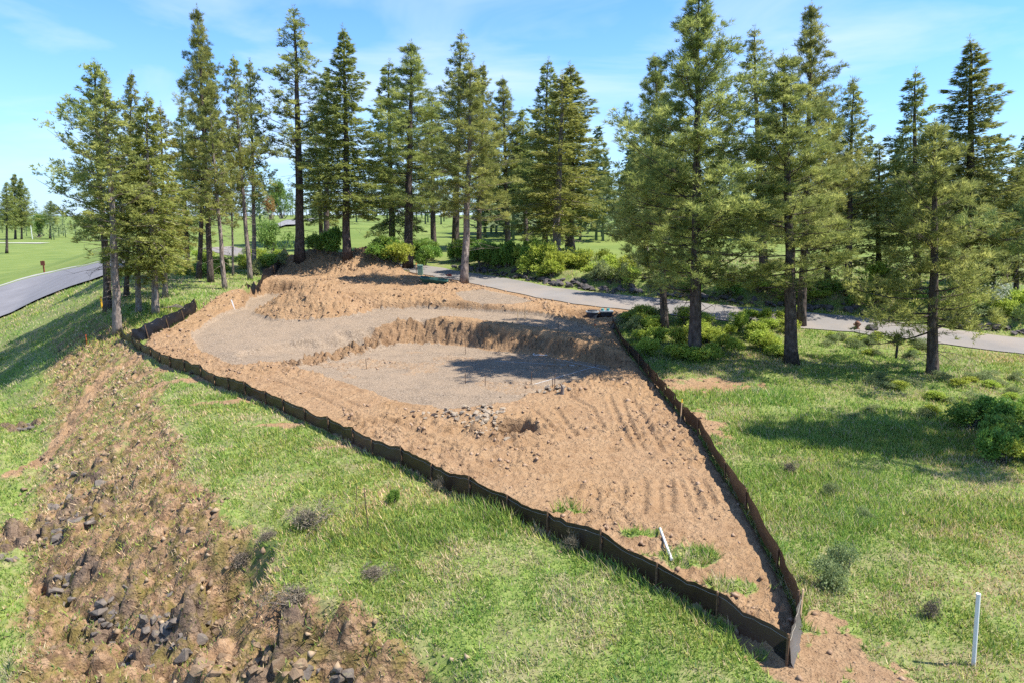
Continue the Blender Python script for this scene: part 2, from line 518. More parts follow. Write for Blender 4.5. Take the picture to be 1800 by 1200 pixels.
def road_mat(name, a, b, warm=None):
    m, nt, _, _ = new_mat(name); t = NT(nt)
    p = t.pos()
    n = t.math('ADD', t.math('MULTIPLY', t.noise(p, 0.35, 5, 0.6), 0.6), t.math('MULTIPLY', t.noise(p, 18, 3, 0.7), 0.4))
    c = t.ramp(n, [(0.35, a), (0.65, b)])
    if warm:
        c = t.mix(t.ramp(t.noise(p, 0.25, 4, 0.6), [(0.45, 0.0), (0.65, 0.6)]), c, warm)
    t.out(t.principled(c, 0.9, t.bump(t.noise(p, 60, 3), 0.2, 0.02), 0.2))
    return m
M['asphalt'] = road_mat('worn asphalt', (0.158, 0.150, 0.152), (0.216, 0.205, 0.205))
M['dusty_road'] = road_mat('dusty pale asphalt', (0.167, 0.152, 0.136), (0.229, 0.208, 0.186), (0.273, 0.223, 0.174))
M['path'] = road_mat('grey cart path', (0.182, 0.175, 0.171), (0.252, 0.245, 0.234))
M['kerb'] = simple_mat('pale concrete kerb', (0.34, 0.32, 0.29), 0.9, 0.12, 3)

def silt_mat(name, base, tr, rough):
    m, nt, _, _ = new_mat(name); t = NT(nt)
    co = t.objco()
    n = t.noise(t.mapping(co, (1.5, 1.5, 14)), 3.0, 4, 0.6)
    dust = t.ramp(t.noise(co, 2.3, 5, 0.65), [(0.55, 0.0), (0.85, 0.15)])
    c = t.mix(dust, base, (0.16, 0.12, 0.085))
    b = t.principled(c, rough, t.bump(n, 0.5, 0.02), 0.5)
    t.out(t.mixsh(0.30, b, t.translucent(tr)))
    return m
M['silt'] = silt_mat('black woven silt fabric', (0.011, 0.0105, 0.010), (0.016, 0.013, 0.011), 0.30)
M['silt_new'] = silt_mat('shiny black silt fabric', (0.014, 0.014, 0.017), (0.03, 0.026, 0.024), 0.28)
M['silt_brown'] = silt_mat('backlit brown silt fabric', (0.016, 0.013, 0.012), (0.032, 0.021, 0.015), 0.33)  # brown of sun shining through the fabric is put into its colour
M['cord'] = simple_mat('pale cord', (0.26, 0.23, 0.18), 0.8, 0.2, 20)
M['silt_sunlit'] = silt_mat('silt fabric painted sunlit', (0.15, 0.14, 0.13), (0.05, 0.045, 0.04), 0.4)  # lit copy of the black fabric, sunlight on the tip panel painted in

# ------------------------------------------------------------------ terrain
YK = [-60, 0, 25, 31, 36, 41, 47, 55, 65, 80, 120, 200, 400, 1000, 4000]
ZK = [0.0, 0.0, 0.0, 0.28, 0.65, 1.2, 2.0, 2.35, 2.7, 3.1, 4.5, 5.7, 6.2, 5.0, -5.0]
LK_Y = [-60, 0, 12, 30, 60, 90, 130, 250, 600, 4000]
LK_Z = [-7.5, -6.6, -5.8, -4.7, -2.2, -1.5, -1.3, -2.0, -0.8, -8]
CREST = [(26, -60), (8, -6), (2.2, 5.5), (-0.35, 9.2), (-1.4, 10.6), (-3.0, 11.9), (-5.7, 14.2), (-8.6, 17.8), (-12.0, 23.3),
         (-16.5, 31.0), (-22.0, 39.0), (-32.0, 54.0), (-43, 74), (-54, 98), (-85, 190), (-190, 500), (-900, 3000)]

def base_h(X, Y):
    X = np.asarray(X, float); Y = np.asarray(Y, float)
    P = np.interp(Y, YK, ZK)
    P = (P + np.interp(Y - 1.6, YK, ZK) + np.interp(Y + 1.6, YK, ZK)) / 3
    # fairway knoll behind the dirt piles
    P = P + 1.4 * np.exp(-((X + 42) / 26) ** 2 - ((Y - 122) / 26) ** 2)
    P = P + 0.5 * np.exp(-((X - 30) / 40) ** 2 - ((Y - 110) / 30) ** 2)
    L = np.interp(Y, LK_Y, LK_Z)
    d, _, s = seg_dist(X, Y, CREST)
    d = d * s + 0.9 * (fbm(X * 0.22, Y * 0.22, 3, 71) - 0.5) * smooth(60, 40, Y)
    de = d * (1 + 0.75 * smooth(19, 12, Y))
    t = np.interp(de, [-1.2, -0.4, 0.2, 0.9, 8.0, 10.0, 13.0, 19.0], [0, 0.004, 0.03, 0.095, 0.84, 0.93, 0.975, 1.0])
    far = smooth(60, 100, Y)
    t = t * (1 - far) + far * smooth(-5, 22, d)
    edge = -0.35 * smooth(-4.5, 0.3, d) * smooth(45, 30, Y)
    return P + edge + (L - P - edge) * t

def crest_d(X, Y):
    d, _, s = seg_dist(X, Y, CREST)
    return d * s

def hit(px, py, fn=None, tmax=900):
    fn = fn or base_h
    d = ray(px, py)
    ts = np.geomspace(4, tmax, 900)
    g = CAM_H + d[2] * ts - fn(d[0] * ts, d[1] * ts)
    i = np.argmax(g < 0)
    if g[i] >= 0:
        return np.array([d[0] * tmax, d[1] * tmax])
    a, b = ts[i - 1], ts[i]
    for _ in range(30):
        c = 0.5 * (a + b)
        if CAM_H + d[2] * c - float(fn(np.array([d[0] * c]), np.array([d[1] * c]))[0]) > 0: a = c
        else: b = c
    return np.array([d[0] * a, d[1] * a])

def hits(pix, fn=None):
    return [tuple(hit(x, y, fn)) for x, y in pix]

# silt fence lines: feet of the stakes as seen in the photograph
LEFT_PX = [(233, 607), (246, 618), (264, 627), (280, 637), (299, 647), (324, 655), (352, 664), (377, 679), (401, 688),
           (431, 697), (466, 711), (498, 726), (535, 742), (577, 760), (620, 783), (654, 801), (705, 818), (757, 846), (825, 877),
           (890, 909), (962, 941), (1056, 984), (1153, 1034), (1260, 1085), (1383, 1168)]
RIGHT_PX = [(1383, 1168), (1401, 1100), (1364, 1008), (1311, 905), (1275, 848), (1226, 768), (1200, 740), (1183, 718), (1168, 700),
            (1153, 681), (1138, 665), (1122, 646), (1105, 625), (1090, 602), (1077, 578)]
CORNER_PX = [(213, 599), (233, 607)]
BACKL_PX = [(234, 606), (262, 596), (298, 579), (325, 564), (349, 550)]
FAR_PX = [(437, 506), (458, 499), (484, 486), (510, 470)]
LEFT_W, RIGHT_W = hits(LEFT_PX), hits(RIGHT_PX)
CORNER_W, BACKL_W, FAR_W = hits(CORNER_PX), hits(BACKL_PX), hits(FAR_PX)

ZF, ZB = -0.15, 1.22
DIRT_PX_BACK = [(1085, 560), (1125, 546), (1060, 537), (1000, 530), (900, 512), (820, 494), (740, 477), (690, 462), (630, 452), (560, 452),
                (505, 470), (437, 506), (400, 514), (352, 545)]
DIRT = LEFT_W[1:] + RIGHT_W[1:] + hits(DIRT_PX_BACK) + BACKL_W[::-1][1:-1]
FLOOR = [tuple(on_plane(x, y, ZF)) for x, y in
         [(412, 640), (470, 630), (560, 622), (640, 612), (720, 604), (800, 606), (850, 614), (930, 622), (1010, 632), (1075, 645), (1092, 655), (1060, 668),
          (1000, 684), (960, 692), (900, 712), (850, 722), (780, 727), (730, 720), (680, 706), (620, 688), (560, 672), (500, 656), (450, 652)]]
BENCH = [tuple(on_plane(x, y, ZB)) for x, y in
         [(352, 592), (420, 612), (470, 606), (560, 590), (640, 570), (700, 560), (800, 559), (900, 566), (1000, 574), (1055, 580), (1050, 572), (960, 557), (880, 551),
          (800, 546), (740, 544), (640, 547), (600, 540), (560, 530), (530, 522), (470, 520), (440, 528), (430, 545), (390, 556), (340, 575)]]
UPPER = hits([(800, 517), (850, 512), (905, 520), (935, 532), (900, 538), (850, 536), (815, 530)])
ROAD_C = hits([(1990, 632), (1880, 618), (1790, 607), (1700, 597), (1600, 583), (1500, 570), (1400, 562), (1300, 553), (1200, 543), (1120, 533), (1050, 526), (990, 518),
               (930, 508), (870, 496), (820, 487), (770, 479), (725, 471)])
ROAD_C = ROAD_C + [(ROAD_C[-1][0] - 9, ROAD_C[-1][1] + 4.0), tuple(hit(560, 458)), tuple(hit(515, 455)), tuple(hit(440, 449)), (-36, 84)]
RL_N = hits([(-150, 625), (0, 561), (60, 533), (125, 507), (180, 489), (235, 474)])
RL_F = hits([(-150, 552), (0, 507), (60, 489), (117, 476), (160, 468), (215, 461)])
ROAD_L = [tuple((np.array(a_) + np.array(b_)) / 2) for a_, b_ in zip(RL_N, RL_F)]
RL_W = float(np.median([0.78 * np.linalg.norm(np.array(a_) - np.array(b_)) * 0.32 for a_, b_ in zip(RL_N, RL_F)]))
PATH_FAR = [tuple(hit(468, 404)), tuple(hit(488, 398)), tuple(hit(515, 392)), tuple(hit(548, 388)), tuple(hit(600, 385))]

PILES = [  # px, py of the foot centre, radius x, radius y, height
    dict(c=hit(552, 540), rx=3.7, ry=2.8, h=2.15, base=1.2),
    dict(c=hit(556, 478), rx=7.0, ry=4.8, h=2.4, base=2.15),
    dict(c=hit(652, 480), rx=7.0, ry=5.0, h=2.6, base=2.2)]
for q in PILES[1:]:
    q['c'] = q['c'] + np.array([0, 2.0])
CRATER = hit(897, 758)
UTIL = hit(1040, 552)
SLUMP = hit(410, 1005)
BARE = [(hit(1240, 676), 2.6, 1.0), (hit(1232, 745), 0.7, 2.0), (hit(1455, 1150), 1.1, 0.9), (hit(1420, 1175), 0.7, 0.9), (hit(1440, 1085), 0.5, 0.5), (hit(1520, 1190), 0.9, 0.45),
        (hit(500, 745), 1.5, 0.25), (hit(330, 668), 2.2, 0.35), (hit(420, 705), 1.8, 0.3), (hit(600, 785), 1.2, 0.22), (hit(275, 650), 1.6, 0.5), (hit(240, 627), 0.8, 0.5)]
GREEN_IN = [(hit(1200, 985), 1.2, 0.55), (hit(1120, 945), 0.7, 0.3), (hit(1280, 1040), 0.9, 0.35), (hit(1000, 905), 0.5, 0.15)]
LUSH = [(hit(700, 940), 2.2, 1.0), (hit(590, 700), 6, 1.4), (hit(850, 900), 4, 0.8), (hit(1300, 700), 3, 1.2), (hit(1500, 760), 6, 2.2), (hit(250, 560), 6, 4),
        (hit(1420, 850), 3, 1.4), (hit(1650, 900), 3, 1.2), (hit(1480, 900), 2.5, 1.2)]
ROCKS = [(hit(*p_), a_, b_) for p_, a_, b_ in (((125, 905), 2.1, 1.3), ((60, 930), 1.2, 0.8), ((165, 830), 1.5, 0.8), ((120, 1020), 0.8, 1.0), ((195, 1085), 0.8, 1.1), ((290, 1120), 1.3, 0.9), ((330, 1060), 0.8, 0.7), ((470, 1180), 1.3, 0.6), ((620, 1195), 0.9, 0.5), ((46, 752), 1.3, 0.5))]
TRAIL = hits([(188, 655), (160, 690), (130, 735), (100, 780), (65, 820), (25, 855)])
TRACKS = [hits(q) for q in (
    [(800, 842), (930, 836), (1030, 826), (1130, 808)], [(860, 812), (960, 806), (1075, 794)],
    [(840, 838), (930, 832), (1030, 822), (1120, 806)], [(900, 812), (980, 806), (1060, 798)],
    [(1030, 905), (1036, 868)], [(1044, 905), (1050, 866)], [(1112, 908), (1118, 850)], [(1128, 908), (1132, 850)], [(1160, 905), (1160, 852)], [(1178, 903), (1177, 852)],
    [(1215, 905), (1196, 850)], [(1232, 900), (1210, 846)], [(1255, 890), (1232, 850)],
    [(1060, 760), (1040, 720), (1000, 700)], [(1110, 790), (1085, 740), (1070, 700)], [(1165, 800), (1130, 740), (1110, 705)], [(1130, 795), (1105, 745), (1092, 705)],
    [(980, 770), (940, 725)], [(1010, 770), (975, 720)], [(700, 770), (560, 700), (470, 668)], [(720, 760), (590, 698), (500, 664)], [(820, 800), (690, 745), (610, 715)])]
DRY_SOIL = [(hit(690, 474), 2.8, 2.2)]

def ell(X, Y, c, rx, ry):
    return np.sqrt(((X - c[0]) / rx) ** 2 + ((Y - c[1]) / ry) ** 2)

def height(X, Y, full=False):
    """ground height with everything dug, heaped and driven over; full also returns the cover weights"""
    X = np.asarray(X, float); Y = np.asarray(Y, float)
    shp = X.shape
    X = X.ravel(); Y = Y.ravel()
    Z = base_h(X, Y)
    n = len(X)
    soil = np.zeros(n); gravel = np.zeros(n); slope = np.zeros(n); mown = np.zeros(n); darken = np.zeros(n); lush = np.zeros(n)
    reg = np.zeros(n, np.int32); rock = np.zeros(n)
    near = (X > -34) & (X < 34) & (Y > 2) & (Y < 75)
    idx = np.nonzero(near)[0]
    x, y = X[idx], Y[idx]
    z = Z[idx].copy()
    jag = fbm(x * 0.9, y * 0.9, 4, 5) - 0.5
    fine = fbm(x * 3.2, y * 3.2, 4, 9) - 0.5
    cd = crest_d(x, y)
    sd_d = poly_sd(x, y, DIRT)
    inside = smooth(0.15, -0.15, sd_d + 0.35 * jag * smooth(0, 1.0, np.abs(sd_d)))
    # road corridor kept smooth
    rd, _, _ = seg_dist(x, y, ROAD_C)
    road = smooth(3.4, 2.3, rd)
    # --- digging
    sf = poly_sd(x, y, FLOOR) + 0.5 * jag
    sb = poly_sd(x, y, BENCH) + 0.35 * jag
    su = poly_sd(x, y, UPPER) + 0.4 * jag
    z0 = z.copy()
    zi = z + 0.10 * inside
    zi = np.minimum(zi, np.minimum(ZB, z0 - 0.12) + np.clip(sb, 0, 9) * 1.5)
    cutf = ZF + 0.38 * smooth(-4, -14, x) + np.clip(sf, 0, 9) * (1.25 + 0.8 * jag)
    zi = np.minimum(zi, cutf)
    bank = smooth(0.0, 0.25, sf) * smooth(0.02, 0.25, z0 - zi) * smooth(2.6, 1.2, sf) + smooth(0.0, 0.2, sb) * smooth(0.1, 0.3, z0 - zi) * smooth(1.6, 0.9, sb)
    bank = np.clip(bank, 0, 1)
    z = z + (zi - z) * inside
    # --- heaps
    pid = np.zeros(len(x), np.int32)
    pileh = np.zeros(len(x))
    for k, q in enumerate(PILES):
        e = ell(x, y, q['c'], q['rx'], q['ry']) * (1 + 0.35 * jag)
        zz = q['base'] + q['h'] * (1.08 - np.sqrt(np.clip(e, 0, 3) ** 2 + 0.03) * 1.02) + 0.35 * jag
        up = zz > z
        pid = np.where(up & (zz - z > 0.06), k + 1, pid)
        pileh = np.maximum(pileh, np.where(up, zz - z, 0))
        z = np.where(up, zz, z)
    onpile = smooth(0.02, 0.2, pileh)
    # dark brown side of the rear heap
    darken_n = onpile * np.clip(smooth(1.0, 0.6, ell(x, y, PILES[2]['c'] + np.array([3.2, -1.0]), 2.6, 2.6)) , 0, 1)
    # --- crater and service pit
    e = ell(x, y, CRATER, 1.1, 0.95) * (1 + 0.6 * jag)
    darken_n = np.maximum(darken_n, 0.5 * smooth(1.0, 0.7, e))  # shade inside the crater painted as darker soil
    z = z - 0.85 * smooth(1.0, 0.72, e) + 0.16 * np.exp(-((e - 1.2) / 0.25) ** 2)
    e = ell(x, y, UTIL, 1.9, 1.3) * (1 + 0.3 * jag)
    pit = smooth(1.0, 0.7, e)
    z = z - 0.6 * pit
    darken_n = np.maximum(darken_n, pit * 0.7)  # soil drawn darker inside the service pit
    darken_n = np.maximum(darken_n, 0.35 * bank)  # bank faces drawn darker too
    # trench behind the front heap
    e = ell(x, y, PILES[0]['c'] + np.array([2.4, 3.1]), 2.6, 0.55) * (1 + 0.5 * jag)
    z = z - 0.3 * smooth(1.1, 0.5, e)
    # gravel weight
    g = np.maximum(np.maximum(smooth(0.2, -0.35, sf), smooth(0.35, -0.1, sb)), smooth(0.3, -0.2, su)) * inside
    g = np.maximum(g, bank * smooth(0.56, 0.72, fbm(x * 0.5 + 3, y * 0.5, 3, 77)) * 0.7)
    g = g * (1 - onpile) * (1 - pit)
    g = np.where((sf < 0.2) & (fbm(x * 0.35, y * 0.5, 3, 41) > 0.64), g * 0.55, g)
    bank = bank * smooth(-0.3, 0.1, sb)
    g = g * (1 - 0.75 * bank)
    # --- driving marks
    tr = np.zeros(len(x)); trm = np.zeros(len(x))
    for ti, pl in enumerate(TRACKS):
        hw_ = 0.24 if ti < 2 else 0.105
        lo = np.min(pl, axis=0) - 1; hi = np.max(pl, axis=0) + 1
        k = (x > lo[0]) & (x < hi[0]) & (y > lo[1]) & (y < hi[1])
        d, par, _ = seg_dist(x[k], y[k], pl)
        w = smooth(hw_ + 0.025, hw_ - 0.03, d)
        cle = smooth(-0.35, 0.35, np.sin(par * 2 * math.pi / 0.24))
        tr[k] = np.where(w > trm[k], -0.06 * w + (0.034 if ti < 2 else 0.018) * w * cle + 0.0, tr[k]) + 0.028 * np.exp(-((d - hw_ - 0.07) / 0.05) ** 2)
        trm[k] = np.maximum(trm[k], w)
    # --- surface roughness
    soil_n = inside * (1 - g)
    loose = smooth(0.42, 0.62, fbm(x * 0.35, y * 0.35, 3, 33))
    clod = ridged(x * 1.7, y * 1.7, 4, 21, 0.6) - 0.35
    clod2 = fbm(x * 6.5, y * 6.5, 3, 25, 0.6) - 0.5
    amp = soil_n * (0.06 + 0.13 * loose) * (1 - 0.75 * trm)
    z = z + amp * (clod + 1.3 * clod2) + tr * soil_n * (1 - onpile)
    z = z + 0.05 * inside * (1 - g) * (fbm(x * 0.6, y * 0.6, 3, 45) - 0.5)
    z = z + (onpile * 0.30 + bank * 0.55) * (ridged(x * 1.1, y * 1.1, 4, 61, 0.62) - 0.38) + (onpile * 0.09 + bank * 0.12) * clod2
    z = z + 0.018 * g * (fbm(x * 1.6, y * 1.6, 4, 91) - 0.5)
    # --- embankment: gullied rock and soil below the crest
    dd = cd + 1.0 * (fbm(x * 0.5, y * 0.5, 3, 51) - 0.5)
    sl = smooth(-0.9, 0.5, dd) * smooth(5.4, 3.7, dd) * smooth(62, 36, y)
    sl = sl * (1 - inside)
    along = (x * -0.62 + y * 0.78)
    across = cd
    gul = ridged(along * 0.75, across * 0.28, 4, 81, 0.55) - 0.4
    blocky = np.round((fbm(along * 1.5, across * 1.5, 3, 83) - 0.5) * 9) / 9
    steep = smooth(26, 14, y)
    rockm = np.zeros(len(x))
    for c_, a_, b_ in ROCKS:
        rockm = np.maximum(rockm, smooth(1.25, 0.55, ell(x, y, c_, a_, b_) * (1 + 1.3 * jag)))
    rockm = rockm * smooth(-0.4, 0.4, dd) * (1 - inside)
    hid, cr, tl = worley(along * 1.7 + 0.6 * jag, across * 2.3 + 0.6 * fine, 201)
    hid2, cr2, tl2 = worley(along * 4.2, across * 5.0, 211)
    z = z + (0.3 + 0.7 * rockm) * np.maximum(sl, rockm) * (0.62 * (hid - 0.5) + 0.40 * tl - 0.22 * smooth(0.16, 0.0, cr))
    z = z + (0.55 + 0.45 * rockm) * np.maximum(sl, rockm) * (0.17 * (hid2 - 0.5) + 0.10 * tl2 - 0.07 * smooth(0.15, 0.0, cr2))
    hid3, cr3, tl3 = worley(x * 3.6 + 0.5 * fine, y * 3.6, 221)
    chunk = hid3 * smooth(0.0, 0.35, cr3) - 0.25
    z = z + ((0.03 + 0.12 * loose) * soil_n * (1 - 0.8 * trm) + 0.16 * onpile + 0.30 * bank) * chunk
    z = z + sl * (0.55 * gul * (0.4 + 0.8 * steep + 2.0 * smooth(16, 11.5, y)) + 0.32 * blocky * (0.5 + 0.6 * steep) + 0.16 * (fbm(x * 5, y * 5, 4, 87, 0.6) - 0.5))
    dt, _, _ = seg_dist(x, y, TRAIL)
    trail = smooth(0.55, 0.25, dt + 0.3 * jag)
    # slump hollow at the crest
    e = ell(x, y, SLUMP, 0.9, 1.1) * (1 + 0.4 * jag)
    z = z - 1.0 * smooth(1.0, 0.6, e)
    # --- turf unevenness
    tf = (1 - inside) * (1 - sl) * (1 - road)
    z = z + tf * (0.16 * (fbm(x * 0.45, y * 0.45, 3, 95) - 0.5) + 0.09 * (fbm(x * 2.4, y * 2.4, 3, 97) - 0.5)) * smooth(75, 55, y)
    # soft scuffed spill on the outside of the fence and bare spots
    sp = smooth(0.75, 0.05, sd_d + 1.0 * jag) * (1 - inside) * smooth(9.0, 15.0, y) * (0.55 + 0.8 * jag)
    for c, a, b in BARE:
        sp = np.maximum(sp, smooth(1.15, 0.6, ell(x, y, c, a, b) * (1 + 1.0 * jag) + 1.5 * fine))
    gi = np.zeros(len(x))
    for c, a, b in GREEN_IN:
        gi = np.maximum(gi, smooth(1.2, 0.5, ell(x, y, c, a, b) * (1 + 1.2 * jag) + 0.8 * fine))
    for c, a, b in LUSH:
        lush[idx] = np.maximum(lush[idx], smooth(1.5, 0.3, ell(x, y, c, a, b) * (1 + 0.6 * jag)))
    soil_n = np.maximum(inside * (1 - 0.85 * gi), np.maximum(sp, trail) * 0.9)
    soil_n = soil_n * (1 - np.where(rd < 1.7, 1, 0))
    z = np.where(road > 0, z * (1 - road) + (base_h(x, y) - 0.03) * road, z)
    # gentle bank beyond the road, where the riprap lies
    _, _, sde = seg_dist(x, y, ROAD_C)
    farside = (sde < 0) & (y > 20)
    z = z + np.where(farside, 0.75 * smooth(3.0, 5.0, rd) * smooth(-8, 0, x), 0)
    Z[idx] = z; rock[idx] = rockm
    soil[idx] = soil_n; gravel[idx] = g; slope[idx] = np.maximum(rockm, sl * (0.62 + 0.6 * fine + 0.35 * steep)); darken[idx] = darken_n
    r = np.zeros(len(x), np.int32)
    r = np.where(sl > 0.45, 1, r)
    r = np.where(inside > 0.5, 2, r)
    r = np.where((g > 0.5) & (inside > 0.5) & (sb < 0.6) & (sf > 0.3), 4, r)
    r = np.where((g > 0.3) & (inside > 0.5) & (sf < 0.3), 3, r)
    r = np.where(pid > 0, 4 + pid, r)
    reg[idx] = r
    far = smooth(66, 76, Y) + smooth(-52, -60, X) * smooth(60, 70, Y)
    rdl, _, _ = seg_dist(X, Y, ROAD_L)
    mown[:] = np.clip(far, 0, 1)
    mown = np.maximum(mown, smooth(58, 70, Y) * smooth(-4, 4, X))
    zz = Z + 0.5 * (fbm(X * 0.03, Y * 0.03, 3, 111) - 0.5) * smooth(80, 130, Y)
    Z = np.where(rdl < 14, Z, zz)
    if not full:
        return Z.reshape(shp)
    return Z, soil, gravel, slope, mown, darken, lush, reg, rock

def H1(x, y):
    return float(height(np.array([x]), np.array([y]))[0])

def axis(fine, lo, hi, grow=1.055):
    pts = [fine[0]]
    for a, b, s in fine[1]:
        k = max(1, int(round((b - a) / s)))
        pts += list(a + (b - a) * (np.arange(1, k + 1) / k))
    left, s, p = [], fine[1][0][2], pts[0]
    while p > lo:
        s *= grow; p -= s; left.append(p)
    right, s, p = [], fine[1][-1][2], pts[-1]
    while p < hi:
        s *= grow; p += s; right.append(p)
    return np.array(left[::-1] + pts + right)

xs = axis((-25.0, [(-25, -12, 0.10), (-12, -2, 0.08), (-2, 9.5, 0.062), (9.5, 13.5, 0.09), (13.5, 20, 0.13)]), -3200, 3200, 1.07)
ys = axis((8.5, [(8.5, 13, 0.075), (13, 26, 0.062), (26, 40, 0.09), (40, 60, 0.13)]), -60, 3600, 1.055)
GX, GY = np.meshgrid(xs, ys)
tz, t_soil, t_gravel, t_slope, t_mown, t_darken, t_lush, t_reg, t_rock = height(GX, GY, True)
nx, ny = len(xs), len(ys)
TZ = tz.reshape(ny, nx)
height_full = height
def height(X, Y, full=False):
    """height (and cover) read back from the finished ground mesh"""
    X = np.asarray(X, float); Y = np.asarray(Y, float)
    i = np.clip(np.searchsorted(xs, X) - 1, 0, nx - 2); j = np.clip(np.searchsorted(ys, Y) - 1, 0, ny - 2)
    u = np.clip((X - xs[i]) / (xs[i + 1] - xs[i]), 0, 1); v = np.clip((Y - ys[j]) / (ys[j + 1] - ys[j]), 0, 1)
    z = (TZ[j, i] * (1 - u) + TZ[j, i + 1] * u) * (1 - v) + (TZ[j + 1, i] * (1 - u) + TZ[j + 1, i + 1] * u) * v
    if not full:
        return z
    k = np.where(v > 0.5, j + 1, j) * nx + np.where(u > 0.5, i + 1, i)
    return z, t_soil[k], t_gravel[k], t_slope[k], t_mown[k], t_darken[k], t_lush[k], t_reg[k]
V = np.stack([GX.ravel(), GY.ravel(), tz], 1)
ii = (np.arange(ny - 1)[:, None] * nx + np.arange(nx - 1)[None, :]).ravel()
Fq = np.stack([ii, ii + 1, ii + nx + 1, ii + nx], 1)
face_reg = np.max(t_reg[Fq], axis=1)
wA = np.stack([t_soil, t_gravel, np.clip(t_slope, 0, 1), t_rock], 1)
wB = np.stack([t_mown, t_darken, t_lush], 1)
REG = {0: ('ground', 'structure', None, None), 1: ('embankment', 'structure', None, None), 2: ('bare_soil', 'structure', None, None),
       3: ('gravel_pad', 'structure', None, None), 4: ('gravel_bench', 'structure', None, None),
       5: ('dirt_pile', None, 'tan heap of loose dirt lying on the gravel bench in front of the larger heaps', 'dirt pile'),
       6: ('dirt_pile', None, 'large tan dirt heap at the back beside the far black silt fence', 'dirt pile'),
       7: ('dirt_pile', None, 'large dirt heap at the back with a dark brown right flank', 'dirt pile')}
for k, (nm, kind, lab, cat) in REG.items():
    f = Fq[face_reg == k]
    if not len(f):
        continue
    u, inv = np.unique(f, return_inverse=True)
    me = mesh_np(nm, V[u], inv.reshape(f.shape), {'wA': wA[u], 'wB': wB[u]}, k not in (1, 5, 6, 7))
    tag(link(nm, me, M['ground']), lab, cat, 'dirt heaps on the lot' if cat else None, kind)

# ------------------------------------------------------------------ roads and paths
def resample(pts, step):
    P = np.array(pts, float)
    out = []
    n = len(P)
    for i in range(n - 1):
        p0, p1, p2, p3 = P[max(i - 1, 0)], P[i], P[i + 1], P[min(i + 2, n - 1)]
        k = max(2, int(np.linalg.norm(p2 - p1) / step))
        for t in np.arange(k) / k:
            out.append(0.5 * ((2 * p1) + (-p0 + p2) * t + (2 * p0 - 5 * p1 + 4 * p2 - p3) * t * t + (-p0 + 3 * p1 - 3 * p2 + p3) * t ** 3))
    out.append(P[-1])
    return np.array(out)

def ribbon(name, pts, width, mat, dz=0.05, step=1.0, cross=7, kind='structure', off=0.0, edge_noise=0.0):
    C = resample(pts, step)
    T = np.gradient(C, axis=0); T /= np.linalg.norm(T, axis=1)[:, None]
    N = np.stack([-T[:, 1], T[:, 0]], 1)
    o = np.linspace(-width / 2, width / 2, cross) + off
    P = C[:, None, :] + N[:, None, :] * o[None, :, None]
    if edge_noise:
        P = P + N[:, None, :] * (np.sign(o)[None, :, None] * (np.abs(o - off) > width * 0.45)[None, :, None] * edge_noise * (fbm(P[..., 0] * 1.3, P[..., 1] * 1.3, 3, 7) - 0.5)[..., None] * 2)
    z = height(P[..., 0], P[..., 1])
    z = z + dz
    Vv = np.concatenate([P, z[..., None]], 2).reshape(-1, 3)
    m, c = len(C), cross
    i = (np.arange(m - 1)[:, None] * c + np.arange(c - 1)[None, :]).ravel()
    Ff = np.stack([i, i + 1, i + c + 1, i + c], 1)
    return tag(link(name, mesh_np(name, Vv, Ff, None, True), mat), kind=kind)

ribbon('road', ROAD_C, 3.7, M['dusty_road'], 0.045, 0.8, 9, edge_noise=0.35)
def strip(name, A, B, mat, dz, f0=0.0, f1=1.0, cross=9):
    A, B = resample(A, 1.5), resample(B, 1.5)
    n = 80
    A = np.stack([np.interp(np.linspace(0, 1, n), np.linspace(0, 1, len(A)), A[:, k]) for k in (0, 1)], 1)
    B = np.stack([np.interp(np.linspace(0, 1, n), np.linspace(0, 1, len(B)), B[:, k]) for k in (0, 1)], 1)
    f = np.linspace(f0, f1, cross)
    P = A[:, None, :] * (1 - f)[None, :, None] + B[:, None, :] * f[None, :, None]
    z = height(P[..., 0], P[..., 1]) + dz
    i = (np.arange(n - 1)[:, None] * cross + np.arange(cross - 1)[None, :]).ravel()
    F = np.stack([i, i + cross, i + cross + 1, i + 1], 1)
    return tag(link(name, mesh_np(name, np.concatenate([P, z[..., None]], 2).reshape(-1, 3), F, None, True), mat), kind='structure')
strip('road', RL_N, RL_F, M['asphalt'], 0.20, 0.0, 0.985)
strip('kerb', RL_N, RL_F, M['kerb'], 0.27, 0.987, 1.03, 3)
ribbon('path', PATH_FAR, 3.2, M['path'], 0.35, 1.5, 5)
ribbon('sand_strip', hits([(-60, 428.5), (0, 428.5), (80, 428.5)]), 5.0, M['sand'], 0.18, 2.0, 5)
for a, b in (((935, 676), (1052, 642)), ((985, 681), (1024, 668)), ((868, 634), (1010, 642)), ((965, 628), (1075, 652))):
    A, B = on_plane(*a, ZF), on_plane(*b, ZF)
    ribbon('paint_line', [tuple(A), tuple((A + B) / 2), tuple(B)], 0.06, M['white_paint'], 0.012, 0.2, 2)

# ------------------------------------------------------------------ stones
def hull_rock(seed, n=15, flat=0.75):
    r = random.Random(seed)
    bm = bmesh.new()
    for _ in range(n):
        v = Vector((r.gauss(0, 1), r.gauss(0, 1), r.gauss(0, 1))).normalized() * r.uniform(0.8, 1.05)
        v = Vector((max(-0.8, min(0.8, v.x)), max(-0.85, min(0.85, v.y)), max(-0.75, min(0.75, v.z)) * flat))
        bm.verts.new(v)
    res = bmesh.ops.convex_hull(bm, input=bm.verts)
    junk = list({g for g in res['geom_interior'] + res['geom_unused'] if isinstance(g, bmesh.types.BMVert)})
    bmesh.ops.delete(bm, geom=junk, context='VERTS')
    me = bpy.data.meshes.new('stone'); bm.to_mesh(me); bm.free()
    return me

